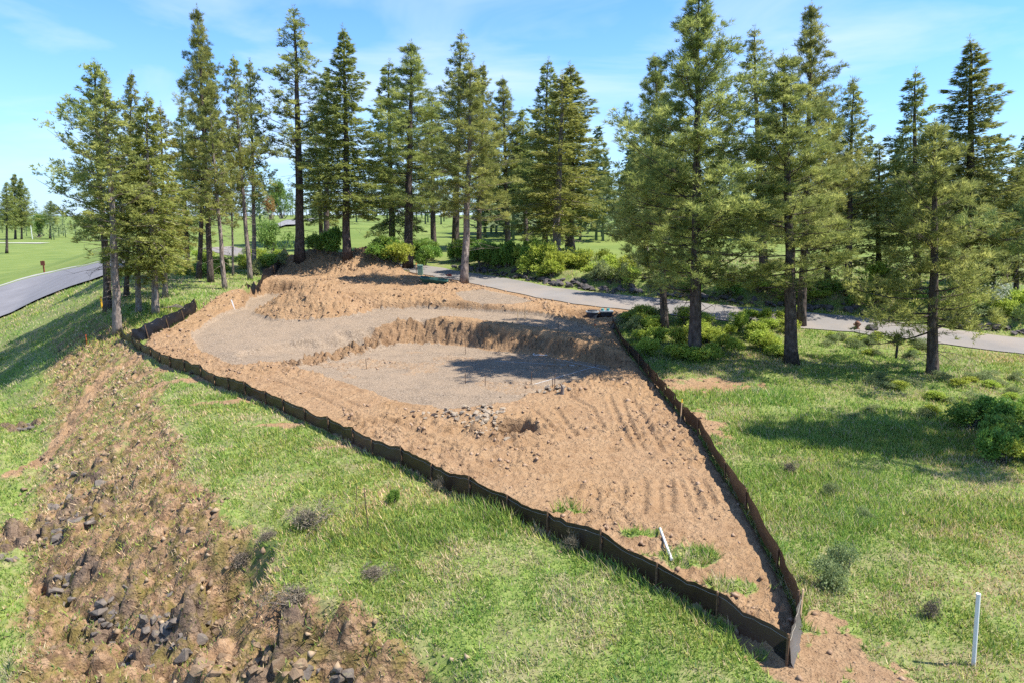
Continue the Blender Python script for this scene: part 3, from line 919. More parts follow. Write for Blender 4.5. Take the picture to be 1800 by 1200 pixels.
def rock_set(mat, seed, n=7):
    s = []
    for i in range(n):
        me = hull_rock(seed + i); me.materials.append(mat); s.append(me)
    return s
RS_B, RS_N, RS_R, RS_P = rock_set(M['basalt'], 100), rock_set(M['brown_rock'], 200), rock_set(M['riprap'], 300), rock_set(M['rubble'], 400)

def stones(parent, pts, sizes, sets, sink=0.25, squash=(0.6, 1.1)):
    zs = height(np.array([p[0] for p in pts]), np.array([p[1] for p in pts]))
    org = parent.location
    for (x, y), z, s in zip(pts, zs, sizes):
        o = bpy.data.objects.new('stone', random.choice(sets))
        COL.objects.link(o); o.parent = parent
        o.location = (x - org.x, y - org.y, z - org.z + s * (0.5 - sink) * 0.6)
        o.rotation_euler = (random.uniform(-.5, .5), random.uniform(-.5, .5), random.uniform(0, 6.28))
        o.scale = (s * random.uniform(0.75, 1.3) * 0.6, s * random.uniform(0.75, 1.3) * 0.6, s * random.uniform(*squash) * 0.6)

# riprap along the far edge of the road
RC = resample(ROAD_C, 0.5)
RT = np.gradient(RC, axis=0); RT /= np.linalg.norm(RT, axis=1)[:, None]
RN = np.stack([RT[:, 1], -RT[:, 0]], 1)              # right of travel (right to left) = far side
acc = np.concatenate([[0], np.cumsum(np.linalg.norm(np.diff(RC, axis=0), axis=1))])
pt, sz = [], []
for k in range(285):
    i = int(np.argmin(np.abs(acc - random.uniform(3, acc[-1] * 0.56))))
    o = 2.3 + abs(random.gauss(0, 0.75)) + random.uniform(0, 0.5)
    pt.append(tuple(RC[i] + RN[i] * o + np.array([random.uniform(-.3, .3), random.uniform(-.3, .3)])))
    sz.append(0.22 + 0.42 * random.random() ** 1.5)
c = RC[len(RC) // 4]
e = tag(empty('riprap_bank', (c[0], c[1], H1(*c))), 'long low bank of dark broken riprap stones along the far edge of the road', 'riprap')
stones(e, pt, sz, RS_R, 0.1)

# rubble beside the crater
pt, sz = [], []
for k in range(150):
    a = random.gauss(0, 1), random.gauss(0, 1)
    px, py = (855 + a[0] * 17, 742 + a[1] * 15) if k < 100 else (800 + a[0] * 28, 734 + a[1] * 6)
    pt.append(tuple(hit(px, py))); sz.append(random.uniform(0.08, 0.25))
c = hit(855, 745)
e = tag(empty('rubble_pile', (c[0], c[1], H1(*c))), 'spill of broken grey rubble beside the dug hole below the gravel pad', 'rubble')
stones(e, pt, sz, RS_P, 0.2)
pt = [tuple(hit(970 + random.gauss(0, 18), 689 + random.gauss(0, 3))) for k in range(22)]
c = hit(970, 690)
e = tag(empty('rubble_pile', (c[0], c[1], H1(*c))), 'small cluster of stones and a stub at the front right edge of the gravel pad', 'rubble')
stones(e, pt, [random.uniform(0.12, 0.3) for _ in pt], RS_P, 0.2)

# bedrock showing through the embankment
def outcrop(cpx, spread, n, smin, smax, sets, label, ang=0.0, mixin=None):
    pts, szs = [], []
    ca, sa = math.cos(ang), math.sin(ang)
    for k in range(int(n * 0.55)):
        a, b = random.gauss(0, 0.55) * spread[0], random.gauss(0, 0.5) * spread[1]
        p = hit(cpx[0] + a * ca - b * sa, cpx[1] + a * sa + b * ca, height)
        pts.append(tuple(p)); szs.append(0.62 * (smin + (smax - smin) * random.random() ** 1.8))
    c = hit(*cpx, height)
    e = tag(empty('rock_outcrop', (c[0], c[1], H1(*c))), label, 'rock outcrop', 'rock outcrops on the embankment')
    stones(e, pts, szs, sets, 0.95, (0.6, 1.1))
outcrop((125, 905), (75, 42), 85, 0.22, 0.85, RS_B, 'largest grey basalt outcrop at the left, halfway down the embankment', -0.55)
outcrop((95, 755 + 0), (18, 10), 10, 0.3, 0.75, RS_B, 'single dark knuckle of rock beside the footpath', -0.2) if False else None
outcrop((46, 752), (26, 10), 12, 0.35, 0.9, RS_B, 'small dark rock knuckle near the left edge of the slope', -0.3)
outcrop((165, 800), (60, 30), 22, 0.2, 0.6, RS_B, 'thin scatter of grey rock just right of the bare trail', -0.6)
outcrop((118, 1015), (22, 40), 22, 0.25, 0.7, RS_B, 'dark rock rib at the lower left edge of the bank', 0.5)
outcrop((190, 1080), (28, 50), 34, 0.22, 0.7, RS_B, 'grey jointed rock rib at the bottom left of the embankment', 0.3)
outcrop((285, 1110), (60, 60), 60, 0.22, 0.75, RS_B, 'broken grey rock face near the bottom of the cliff', 0.2)
outcrop((460, 1165), (110, 38), 60, 0.2, 0.75, RS_N, 'brown stained rock wall along the bottom edge below the crest', 0.0)
outcrop((620, 1190), (60, 22), 26, 0.2, 0.6, RS_B, 'grey and brown rocks at the bottom centre under the turf edge', 0.1)
outcrop((300, 920), (70, 60), 50, 0.14, 0.45, RS_N, 'loose tan stones on the eroded upper slope below the grass', -0.5)
outcrop((12, 975), (16, 12), 8, 0.25, 0.6, RS_B, 'low grey stones at the left frame edge in grass', 0.0)
outcrop((60, 715), (40, 26), 16, 0.15, 0.45, RS_N, 'few brown stones high on the slope left of the trail', -0.5)
tag(link('boulder', hull_rock(55, 22, 0.7), M['riprap']), 'lone dark boulder at the road edge near the mailbox', 'boulder')
b = bpy.context.scene.objects['boulder']; p = hit(1533, 580)
b.location = (p[0], p[1], H1(*p) + 0.12); b.scale = (0.5, 0.35, 0.4)

# clods and chips: too many to count
def scatter_chips(name, n, region, weight, smin, smax, mat, label):
    (x0, x1), (y0, y1) = region
    x = rng.uniform(x0, x1, n); y = y0 + (y1 - y0) * rng.random(n) ** 1.3
    w = weight(x, y)
    k = rng.random(n) < w
    x, y = x[k], y[k]; m = len(x)
    z = height(x, y)
    s = smin + (smax - smin) * rng.random(m) ** 4
    s = s * (1 + y / 60)
    tmpl = np.array([(1, 0, 0), (-1, 0, 0), (0, 1, 0), (0, -1, 0), (0, 0, 1), (0, 0, -1)], float)
    f = np.array([(0, 2, 4), (2, 1, 4), (1, 3, 4), (3, 0, 4), (2, 0, 5), (1, 2, 5), (3, 1, 5), (0, 3, 5)])
    P = tmpl[None] * rng.uniform(0.55, 1.3, (m, 6, 1)) + rng.normal(0, 0.22, (m, 6, 3))
    a = rng.uniform(0, 6.28, m); ca, sa = np.cos(a), np.sin(a)
    Q = np.stack([P[..., 0] * ca[:, None] - P[..., 1] * sa[:, None], P[..., 0] * sa[:, None] + P[..., 1] * ca[:, None], P[..., 2] * 0.8], 2) * s[:, None, None]
    Q += np.stack([x, y, z + s * 0.15], 1)[:, None, :]
    F = (f[None] + (np.arange(m) * 6)[:, None, None]).reshape(-1, 3)
    tone = np.repeat(rng.random(m), 6)
    o = link(name, mesh_np(name, Q.reshape(-1, 3), F, {'tone': tone}), mat)
    return tag(o, label, name.replace('_', ' '), kind='stuff')

def chip_mat(name, a, b, c):
    m, nt, _, _ = new_mat(name); t = NT(nt)
    col = t.ramp(t.attr('tone', 'Fac'), [(0.0, a), (0.5, b), (1.0, c)])
    t.out(t.principled(col, 0.95, None, 0.1))
    return m
def w_soil(x, y):
    _, so, gr, sl, mo, da, lu, rg = height(x, y, True)
    clump = smooth(0.42, 0.62, fbm(x * 0.35, y * 0.35, 3, 33)) * 0.75 + 0.25
    return np.clip(so * (1 - gr), 0, 1) * clump * np.where(rg >= 5, 1.0, 0.6)
def w_slope(x, y):
    _, so, gr, sl, mo, da, lu, rg = height(x, y, True)
    return np.clip(sl * 1.2, 0, 1) * smooth(0.38, 0.62, fbm(x * 0.6, y * 0.6, 3, 133))
scatter_chips('soil_clods', 60000, ((-26, 14), (9, 60)), w_soil, 0.014, 0.075, chip_mat('soil clods', (0.20, 0.125, 0.073), (0.275, 0.18, 0.112), (0.36, 0.25, 0.165)), 'loose crumbs of tan soil scattered over the graded lot')
scatter_chips('slope_rubble', 26000, ((-28, 1), (7, 44)), w_slope, 0.02, 0.10, chip_mat('slope rubble', (0.12, 0.088, 0.06), (0.25, 0.172, 0.105), (0.36, 0.265, 0.17)), 'loose stone chips on the eroded embankment')

# ------------------------------------------------------------------ turf
def make_grass():
    Xs, Ys = [], []
    for (x0, x1, y0, y1, dens) in ((-18, 19, 8.2, 16, 1000), (-27, 27, 16, 24, 560), (-34, 36, 24, 34, 280), (-44, 42, 34, 48, 120), (-50, 44, 48, 62, 40)):
        n = int((x1 - x0) * (y1 - y0) * dens)
        Xs.append(rng.uniform(x0, x1, n)); Ys.append(rng.uniform(y0, y1, n))
    x = np.concatenate(Xs); y = np.concatenate(Ys)
    # inside the view with a margin for a step aside
    k = np.abs(x) < (y * 0.983 + 2.5) * 0.95 + 2.5
    x, y = x[k], y[k]
    z, so, gr, sl, mo, da, lu, rg = height(x, y, True)
    rd, _, _ = seg_dist(x, y, ROAD_C)
    rl = poly_sd(x, y, RL_N + RL_F[::-1])
    cl = fbm(x * 1.3, y * 1.3, 3, 141)
    w = np.clip(1 - 1.5 * so - 2 * gr - 0.93 * np.clip(sl, 0, 1), 0, 1)
    w = w * (0.58 + 0.6 * smooth(0.40, 0.60, cl) + 0.3 * lu)
    w = w * (rd > 2.05) * (rl > 0.3)
    k = rng.random(len(x)) < w
    x, y, z, lu, sl, cl = x[k], y[k], z[k], lu[k], sl[k], cl[k]
    m = len(x)
    hgt = 0.78 * (0.07 + 0.11 * rng.random(m) ** 1.5 + 0.10 * lu) * (0.65 + 0.8 * cl) * (1 + 0.014 * np.clip(y - 10, 0, 60))
    sdl = poly_sd(x, y, DIRT)
    hgt = hgt * (1 + 0.9 * smooth(0.7, 0.15, sdl) * smooth(24, 16, y))
    wid = (0.009 + 0.008 * rng.random(m)) * (1 + 0.035 * np.clip(y - 10, 0, 60))
    a = rng.uniform(0, 6.28, m); ln = rng.normal(0, 0.45, (m, 2)) + np.array([-0.1, -0.05])
    ca, sa = np.cos(a), np.sin(a)
    b = np.stack([x, y, z - 0.015], 1)
    d = np.stack([ca, sa, np.zeros(m)], 1) * wid[:, None]
    tip = b + np.stack([ln[:, 0] * hgt, ln[:, 1] * hgt, hgt], 1)
    Vv = np.stack([b - d, b + d, tip], 1).reshape(-1, 3)
    F = np.arange(3 * m).reshape(-1, 3)
    patch = fbm(x * 0.28 + 4, y * 0.28, 3, 151); sp = rng.random(m)
    pal = np.array([(0.120, 0.205, 0.036), (0.195, 0.275, 0.052), (0.285, 0.315, 0.080), (0.40, 0.335, 0.20), (0.09, 0.175, 0.055)])
    drynoise = smooth(0.44, 0.64, fbm(x * 0.7, y * 0.7, 3, 161)) * (1 - 0.85 * lu)
    pick = np.where(sp < 0.07 + 0.42 * drynoise + 0.25 * np.clip(sl, 0, 1), 3, np.where(sp < 0.45, 0, np.where(sp < 0.75, 1, np.where(sp < 0.9, 2, 4))))
    col = pal[pick] * (1.1 + 0.65 * rng.random((m, 1)))
    col[:, 0] *= 0.85 + 0.45 * patch
    tint = np.repeat(col, 3, axis=0)
    o = link('grass', mesh_np('grass', Vv, F, {'tint': tint}), M['grass'])
    tag(o, 'patchy green and straw coloured wild grass covering the ground around the lot', 'grass', kind='stuff')
    print('blades', m)
make_grass()

# ------------------------------------------------------------------ silt fences
def fence_run(root, W, hgt, leans, mats, seg=9, rows=6, close=True, skip_first_stake=False, shaggy=0.02, stake_h=0.16, side=1):
    r = random.Random(len(W) * 7 + int(hgt * 100))
    W = np.array(W)
    tan = np.gradient(W, axis=0); tan /= np.linalg.norm(tan, axis=1)[:, None]
    zs = height(W[:, 0], W[:, 1])
    org = np.array(root.location)
    hs = [hgt * r.uniform(0.9, 1.1) for _ in W]
    lean = [np.array([-tan[i, 1], tan[i, 0]]) * (leans + r.uniform(-0.05, 0.05)) + tan[i] * r.uniform(-0.04, 0.04) for i in range(len(W))]
    for i in range(len(W)):
        if i == 0 and skip_first_stake: continue
        b = Vector((W[i, 0], W[i, 1], zs[i] - 0.12)) - Vector(org)
        L = hs[i] + stake_h * r.uniform(0.35, 1.2)
        t = b + Vector((lean[i][0] * L, lean[i][1] * L, L))
        mb = MB(); mb.tube([b, t], 0.024, 4)
        mb.build('stake', M['wood_stake'], root)
    for i in range(len(W) - 1):
        A, B = W[i], W[i + 1]
        nrm = np.array([-(B - A)[1], (B - A)[0]]); Ln = np.linalg.norm(nrm); nrm /= Ln
        sag = r.uniform(0.03, 0.13) * min(1, Ln / 1.6); bel = r.uniform(-0.05, 0.10) * (1 if side > 0 else -0.6); ph = r.uniform(0, 6)
        u = np.linspace(0, 1, seg); v = np.linspace(0, 1, rows)
        U, Vv = np.meshgrid(u, v)
        bx = A[0] + (B - A)[0] * U; by = A[1] + (B - A)[1] * U
        gz = height(bx[0], by[0])
        ln0, ln1 = lean[i], lean[i + 1]
        hh = (hs[i] * (1 - U) + hs[i + 1] * U) - sag * np.sin(math.pi * U) + 0.008 * np.sin(9 * U + ph)
        hz = hh * Vv
        off = bel * np.sin(math.pi * U) * np.sin(math.pi * np.clip(Vv * 0.9 + 0.1, 0, 1)) + shaggy * np.sin(U * 11 + Vv * 6 + ph) * np.sin(math.pi * U) + 0.6 * shaggy * np.sin(U * 23 - Vv * 9 + ph)
        off = off + (0.10 if side > 0 else 0.0) * (1 - Vv) ** 3
        X = bx + (ln0[0] * (1 - U) + ln1[0] * U) * hz + nrm[0] * (off + 0.026 * side)
        Y = by + (ln0[1] * (1 - U) + ln1[1] * U) * hz + nrm[1] * (off + 0.026 * side)
        Z = gz[None, :] - 0.05 * (1 - Vv) + hz
        P = np.stack([X - org[0], Y - org[1], Z - org[2]], 2)
        i0 = (np.arange(rows - 1)[:, None] * seg + np.arange(seg - 1)[None, :]).ravel()
        F = np.stack([i0, i0 + 1, i0 + seg + 1, i0 + seg], 1)
        mat = mats(i) if callable(mats) else mats
        pan = link('panel', mesh_np('panel', P.reshape(-1, 3), F, None, True), mat, root)
        row = P[-2] * 0.75 + P[-1] * 0.25
        for s in (1,):
            mb = MB()
            q = row + np.array([nrm[0], nrm[1], 0]) * 0.012 * s
            mb.tube([tuple(p) for p in q], 0.0055, 4, False)
            mb.build('cord', M['cord'], pan)

def fence(name, W, hgt, label, lean=0.0, mats=None, extra=None, **kw):
    c = np.array(W).mean(axis=0)
    root = empty(name, (c[0], c[1], H1(*c)))
    tag(root, label, 'silt fence', 'silt fences round the lot')
    fence_run(root, W, hgt, lean, mats or M['silt'], **kw)
    if extra:
        fence_run(root, extra, hgt, lean, M['silt'], side=kw.get('side', 1))
    return root

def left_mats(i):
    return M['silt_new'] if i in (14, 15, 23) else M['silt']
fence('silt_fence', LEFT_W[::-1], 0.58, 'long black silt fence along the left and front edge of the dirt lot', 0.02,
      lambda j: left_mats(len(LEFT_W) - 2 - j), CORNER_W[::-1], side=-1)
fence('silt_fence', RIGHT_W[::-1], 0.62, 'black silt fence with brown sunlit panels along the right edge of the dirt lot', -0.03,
      lambda j: M['silt_sunlit'] if j == len(RIGHT_W) - 2 else M['silt_brown'], skip_first_stake=False)
fence('silt_fence', BACKL_W, 0.78, 'short wrinkled shiny silt fence at the left rear corner by the pines', 0.22, M['silt_new'], shaggy=0.05, stake_h=0.05)
fence('silt_fence', FAR_W, 0.85, 'small far silt fence sagging beside the rear dirt heap', 0.15, M['silt_new'], shaggy=0.06, stake_h=0.05)

# ------------------------------------------------------------------ conifers
class Tri:
    def __init__(self):
        self.v, self.t = [], []
    def data(self):
        V = np.concatenate(self.v); T = np.concatenate(self.t)
        return V, np.arange(len(V)).reshape(-1, 3), T

def needles(tri, P, D, n, ln, wd, spread, r, tone_jit=0.25, up=0.0, shift=0.0):
    """starbursts of thin triangles: P (k,3) places, D (k,3) shoot directions"""
    k = len(P)
    d = D[:, None, :] + r.normal(0, spread, (k, n, 3)); d[..., 2] += up
    d /= np.linalg.norm(d, axis=2, keepdims=True) + 1e-9
    s = np.cross(d, r.normal(0, 1, (k, n, 3))); s /= np.linalg.norm(s, axis=2, keepdims=True) + 1e-9
    L = ln * r.uniform(0.65, 1.25, (k, n, 1)); Wd = wd * r.uniform(0.7, 1.3, (k, n, 1))
    b = P[:, None, :] + d * L * 0.05
    q = np.stack([b + d * L * 0.35 - s * Wd, b + d * L * 0.35 + s * Wd, b + d * L], 2)
    # needle base narrower: shift the two wide points towards the shoot on half of them
    flip = r.random((k, n, 1, 1)) < 0.5
    q2 = np.stack([b - s * Wd * 0.5, b + s * Wd * 0.5, b + d * L], 2)
    q = np.where(flip, q, q2)
    tone = np.clip(r.normal(0.45, 0.15, (k, 1)) + np.reshape(np.broadcast_to(shift, (k,)), (k, 1)) + r.normal(0, tone_jit * 0.6, (k, n)), 0, 1)
    tri.v.append(q.reshape(-1, 3)); tri.t.append(np.repeat(tone.ravel(), 3))

def make_conifer(seed, kind, H, cb, Rad, r0, nb, dens, leafmat, barkmat, lopside=0.0, dead=14, crook=0.0, needle=0.2, top=1.0, droop=0.0, taper=0.76, fine=False):
    r = np.random.default_rng(seed)
    root = empty(('ponderosa_pine' if kind == 'pine' else 'fir_tree'))
    # trunk with gentle sweep
    nz = 16
    zt = np.linspace(-0.4, H * 0.985, nz)
    wob = np.cumsum(r.normal(0, 0.018 * H / nz, (nz, 2)), axis=0)
    wob -= wob[0]
    if crook:
        wob[:, 0] += crook * np.sin(np.clip(zt / (0.30 * H), 0, 1) * math.pi * 2) * np.exp(-zt / (0.35 * H))
    rad = r0 * (1 - np.clip(zt, 0, None) / H) ** 0.8 + 0.012
    rad[0] *= 1.35; rad[1] *= 1.08
    mb = MB(); mb.tube([(wob[i, 0], wob[i, 1], zt[i]) for i in range(nz)], list(rad), 9)
    axis_at = lambda z: np.array([np.interp(z, zt, wob[:, 0]), np.interp(z, zt, wob[:, 1]), z])
    tri = Tri(); limb = mb
    ga = r.uniform(0, 6.28)
    for b in range(nb):
        t = (b + r.uniform(-0.9, 1.9)) / nb
        t = min(max(t, 0.0), 0.995)
        t = t ** (0.92 if kind == 'pine' else 0.95)
        z = H * (cb + (0.975 - cb) * t)
        ga += 2.399 + r.normal(0, 0.35)
        if kind == 'pine':
            prof = (1 - t) ** taper * min(1.0, 0.72 + 1.3 * t) * top + 0.035
            L = Rad * prof * r.uniform(0.68, 1.15)
            el = R(-8 + 52 * t + r.normal(0, 9)) - droop * (1 - t)
            curve = 0.26
        else:
            prof = (1 - t) ** 0.82 * min(1.0, 0.72 + 1.4 * t) + 0.035
            L = Rad * prof * r.uniform(0.68, 1.12)
            el = R(-16 + 44 * t + r.normal(0, 6)) - droop * (1 - t)
            curve = 0.16 - 0.25 * (1 - t)
        L *= 0.70 + 0.62 * float(vnoise(np.array([ga % 6.2832 * 0.8 + seed * 3.1]), np.array([z * 0.55]), seed)[0])
        L *= 1 + lopside * math.cos(ga - 3.14)
        hd = np.array([math.cos(ga), math.sin(ga), 0]); sd = np.array([-hd[1], hd[0], 0])
        p0 = axis_at(z)
        s = np.linspace(0, 1, 5)
        path = p0[None] + hd[None] * (s * L * math.cos(el))[:, None]
        path[:, 2] += s * L * math.sin(el) + curve * L * s ** 2.2 * (1 if kind == 'pine' else 1)
        path += sd[None] * (r.normal(0, 0.06) * L * s ** 2)[:, None]
        br = max(0.012, r0 * 0.22 * (1 - t) + 0.006) * min(1, L / 1.2 + 0.3)
        limb.tube([tuple(p) for p in path], [br * (1 - 0.8 * q) for q in s], 4, False)
        P = lambda q: np.stack([np.interp(q, s, path[:, i]) for i in range(3)], -1)
        if kind == 'pine':
            k = max(7, int(dens * 3.9 * (1.2 + L * 4.6)))
            q = 1 - (r.random(k) ** 1.25) * (0.88 if t < 0.8 else 0.97)
            side = r.normal(0, 0.20, k) * L * (1.15 - 0.6 * q) * 1.1
            up = np.abs(r.normal(0, 0.10, k)) * L + r.normal(0.02, 0.05, k)
            pos = P(q) + sd[None] * side[:, None] + np.array([0, 0, 1])[None] * up[:, None]
            kc = max(3, k // 6)
            lead = np.minimum(np.arange(k) // 6, kc - 1) * 6 % k
            pos = pos[lead] + r.normal(0, 0.10 + 0.018 * L, (k, 3)); side = side[lead]
            ctone = np.repeat(r.normal(0.02, 0.28, k // 6 + 1), 6)[:k]
            dirs = hd[None] * 0.55 + np.sign(side)[:, None] * sd[None] * 0.35 + np.array([0, 0, 0.75])
            needles(tri, pos, dirs, 20 if fine else 12, needle * (1.15 if fine else 1.0), 0.018 if fine else 0.030, 0.62, r, shift=ctone)
            for m in range(min(7, k // 3)):           # twigs that carry the tufts
                a = P(np.array([max(0.1, q[m] - 0.22)]))[0]
                limb.tube([tuple(a), tuple(pos[m])], [br * 0.32, 0.006], 3, False)
        else:
            k = max(9, int(dens * 2.6 * (2.2 + L * 10)))
            q = 1 - (r.random(k) ** 1.15) * 0.90
            side = r.uniform(-1, 1, k) * 0.42 * L * (1.08 - 0.85 * q) + r.normal(0, 0.03, k)
            pos = P(q) + sd[None] * side[:, None]
            pos[:, 2] += r.normal(0.0, 0.10, k) - np.abs(side) * (0.25 + 0.25 * (1 - t)) - np.abs(r.normal(0, 0.06, k)) * (1 + L * 0.4)
            dirs = hd[None] * 0.8 + np.sign(side)[:, None] * sd[None] * r.uniform(0.2, 0.9, (k, 1)) + np.array([0, 0, 0.10 - 0.35 * (1 - t)])
            needles(tri, pos, dirs, 7, needle * 1.05, 0.040, 0.42, r, 0.3)
    # leader
    tp = np.stack([axis_at(H * q) for q in np.linspace(0.94, 1.0, 7)])
    needles(tri, tp, np.tile(np.array([0, 0, 1.0]), (7, 1)), 12, needle, 0.017, 0.6, r)
    for b in range(dead):
        z = H * r.uniform(0.12 if cb > 0.3 else cb * 0.5, cb * 1.05); a = r.uniform(0, 6.28); L = Rad * r.uniform(0.2, 0.7)
        p0 = axis_at(z); e = p0 + np.array([math.cos(a) * L, math.sin(a) * L, L * r.uniform(-0.45, 0.2)])
        mid = (p0 + e) / 2 + np.array([0, 0, 0.06 * L])
        limb.tube([tuple(p0), tuple(mid), tuple(e)], [0.022, 0.013, 0.004], 3, False)
        for q in (0.5, 0.75):
            p1 = p0 + (e - p0) * q
            e2 = p1 + r.normal(0, 0.22, 3) * L
            limb.tube([tuple(p1), tuple(e2)], [0.009, 0.003], 3, False)
    limb.build('trunk', barkmat, root, smooth_shade=True)
    Vv, F, T = tri.data()
    link('crown', mesh_np('crown', Vv, F, {'tone': T}), leafmat, root)
    root['h'] = H; root['r'] = Rad * 1.03
    return root

PROTO = {
    'pA': make_conifer(1, 'pine', 19, 0.20, 3.9, 0.24, 88, 1.5, M['pine'], M['bark_dark'], dead=12, needle=0.23, fine=True),
    'pB': make_conifer(2, 'pine', 24, 0.33, 2.9, 0.25, 84, 1.25, M['pine'], M['bark_dark'], dead=16, needle=0.25),
    'pC': make_conifer(3, 'pine', 17, 0.36, 2.3, 0.17, 62, 1.1, M['pine'], M['bark_pale'], dead=26, needle=0.22),
    'pD': make_conifer(4, 'pine', 12, 0.17, 3.4, 0.20, 64, 1.15, M['pine'], M['bark_dark'], dead=8, needle=0.22, droop=0.12, taper=0.95, fine=True),
    'pE': make_conifer(5, 'pine', 24, 0.38, 2.6, 0.27, 64, 1.05, M['pine'], M['bark_dark'], dead=24, needle=0.26),
    'pF': make_conifer(6, 'pine', 20, 0.30, 3.2, 0.22, 74, 1.35, M['pine'], M['bark_pale'], dead=10, needle=0.24, crook=0.30, fine=True),
    'fA': make_conifer(7, 'fir', 22, 0.17, 3.1, 0.24, 104, 1.0, M['fir'], M['bark_dark'], dead=12, needle=0.27),
    'fB': make_conifer(8, 'fir', 24, 0.20, 2.7, 0.24, 150, 1.1, M['fir'], M['bark_dark'], dead=14, needle=0.26),
    'fC': make_conifer(9, 'fir', 16, 0.24, 2.7, 0.17, 84, 1.1, M['olive'], M['bark_pale'], dead=22, needle=0.24, droop=0.15),
    'fD': make_conifer(10, 'fir', 21, 0.20, 3.0, 0.21, 96, 1.0, M['olive'], M['bark_pale'], dead=16, needle=0.26, droop=0.1),
    'pH': make_conifer(31, 'pine', 22, 0.26, 3.3, 0.25, 70, 1.5, M['pine'], M['bark_dark'], dead=26, needle=0.25, droop=0.08, fine=True),
    'fE': make_conifer(32, 'fir', 20, 0.14, 3.3, 0.22, 92, 1.15, M['fir'], M['bark_dark'], dead=8, needle=0.28, droop=0.2),
    'pG': make_conifer(12, 'pine', 17, 0.30, 2.9, 0.20, 64, 1.1, M['pine'], M['bark_dark'], dead=16, needle=0.24, lopside=0.35),
}
USED = set()
def plant(proto, base, top=None, hw=60, label='', world=None, h=None, rz=None, group='conifers round the lot', trunk=1.0):
    src = PROTO[proto]
    if world is None:
        x, y = hit(*base, height)
    else:
        x, y = world
    z = H1(x, y)
    tilt = (0, 0)
    if top is not None:
        d = ray(*top); t = y / d[1]
        h = CAM_H + d[2] * t - z
        tilt = (float(np.clip((d[0] * t - x) / h, -0.12, 0.12)), 0)
    dep = y * math.cos(PITCH) + (CAM_H - z) * math.sin(PITCH)
    rad = (1.05 if world is None and base[0] < 500 else 1.2) * hw * dep / FPX
    if proto in USED:
        o = copy_tree(src)
    else:
        o = src; USED.add(proto)
    o.location = (x, y, z)
    o.rotation_euler = (0, math.atan(tilt[0]), random.uniform(0, 6.28) if rz is None else rz)
    # the turn about z must come first, then the lean
    o.rotation_mode = 'ZYX'
    q = Matrix.Rotation(math.atan(tilt[0]), 3, 'Y') @ Matrix.Rotation(random.uniform(0, 6.28) if rz is None else rz, 3, 'Z')
    o.rotation_euler = q.to_euler('ZYX')
    k = rad / src['r']
    o.scale = (k, k, h / src['h'])
    tag(o, label, 'pine tree' if proto[0] == 'p' else 'fir tree', group)
    print('%-4s h=%.1f r=%.1f at (%.1f, %.1f, %.1f)' % (proto, h, rad, x, y, z))
    return o

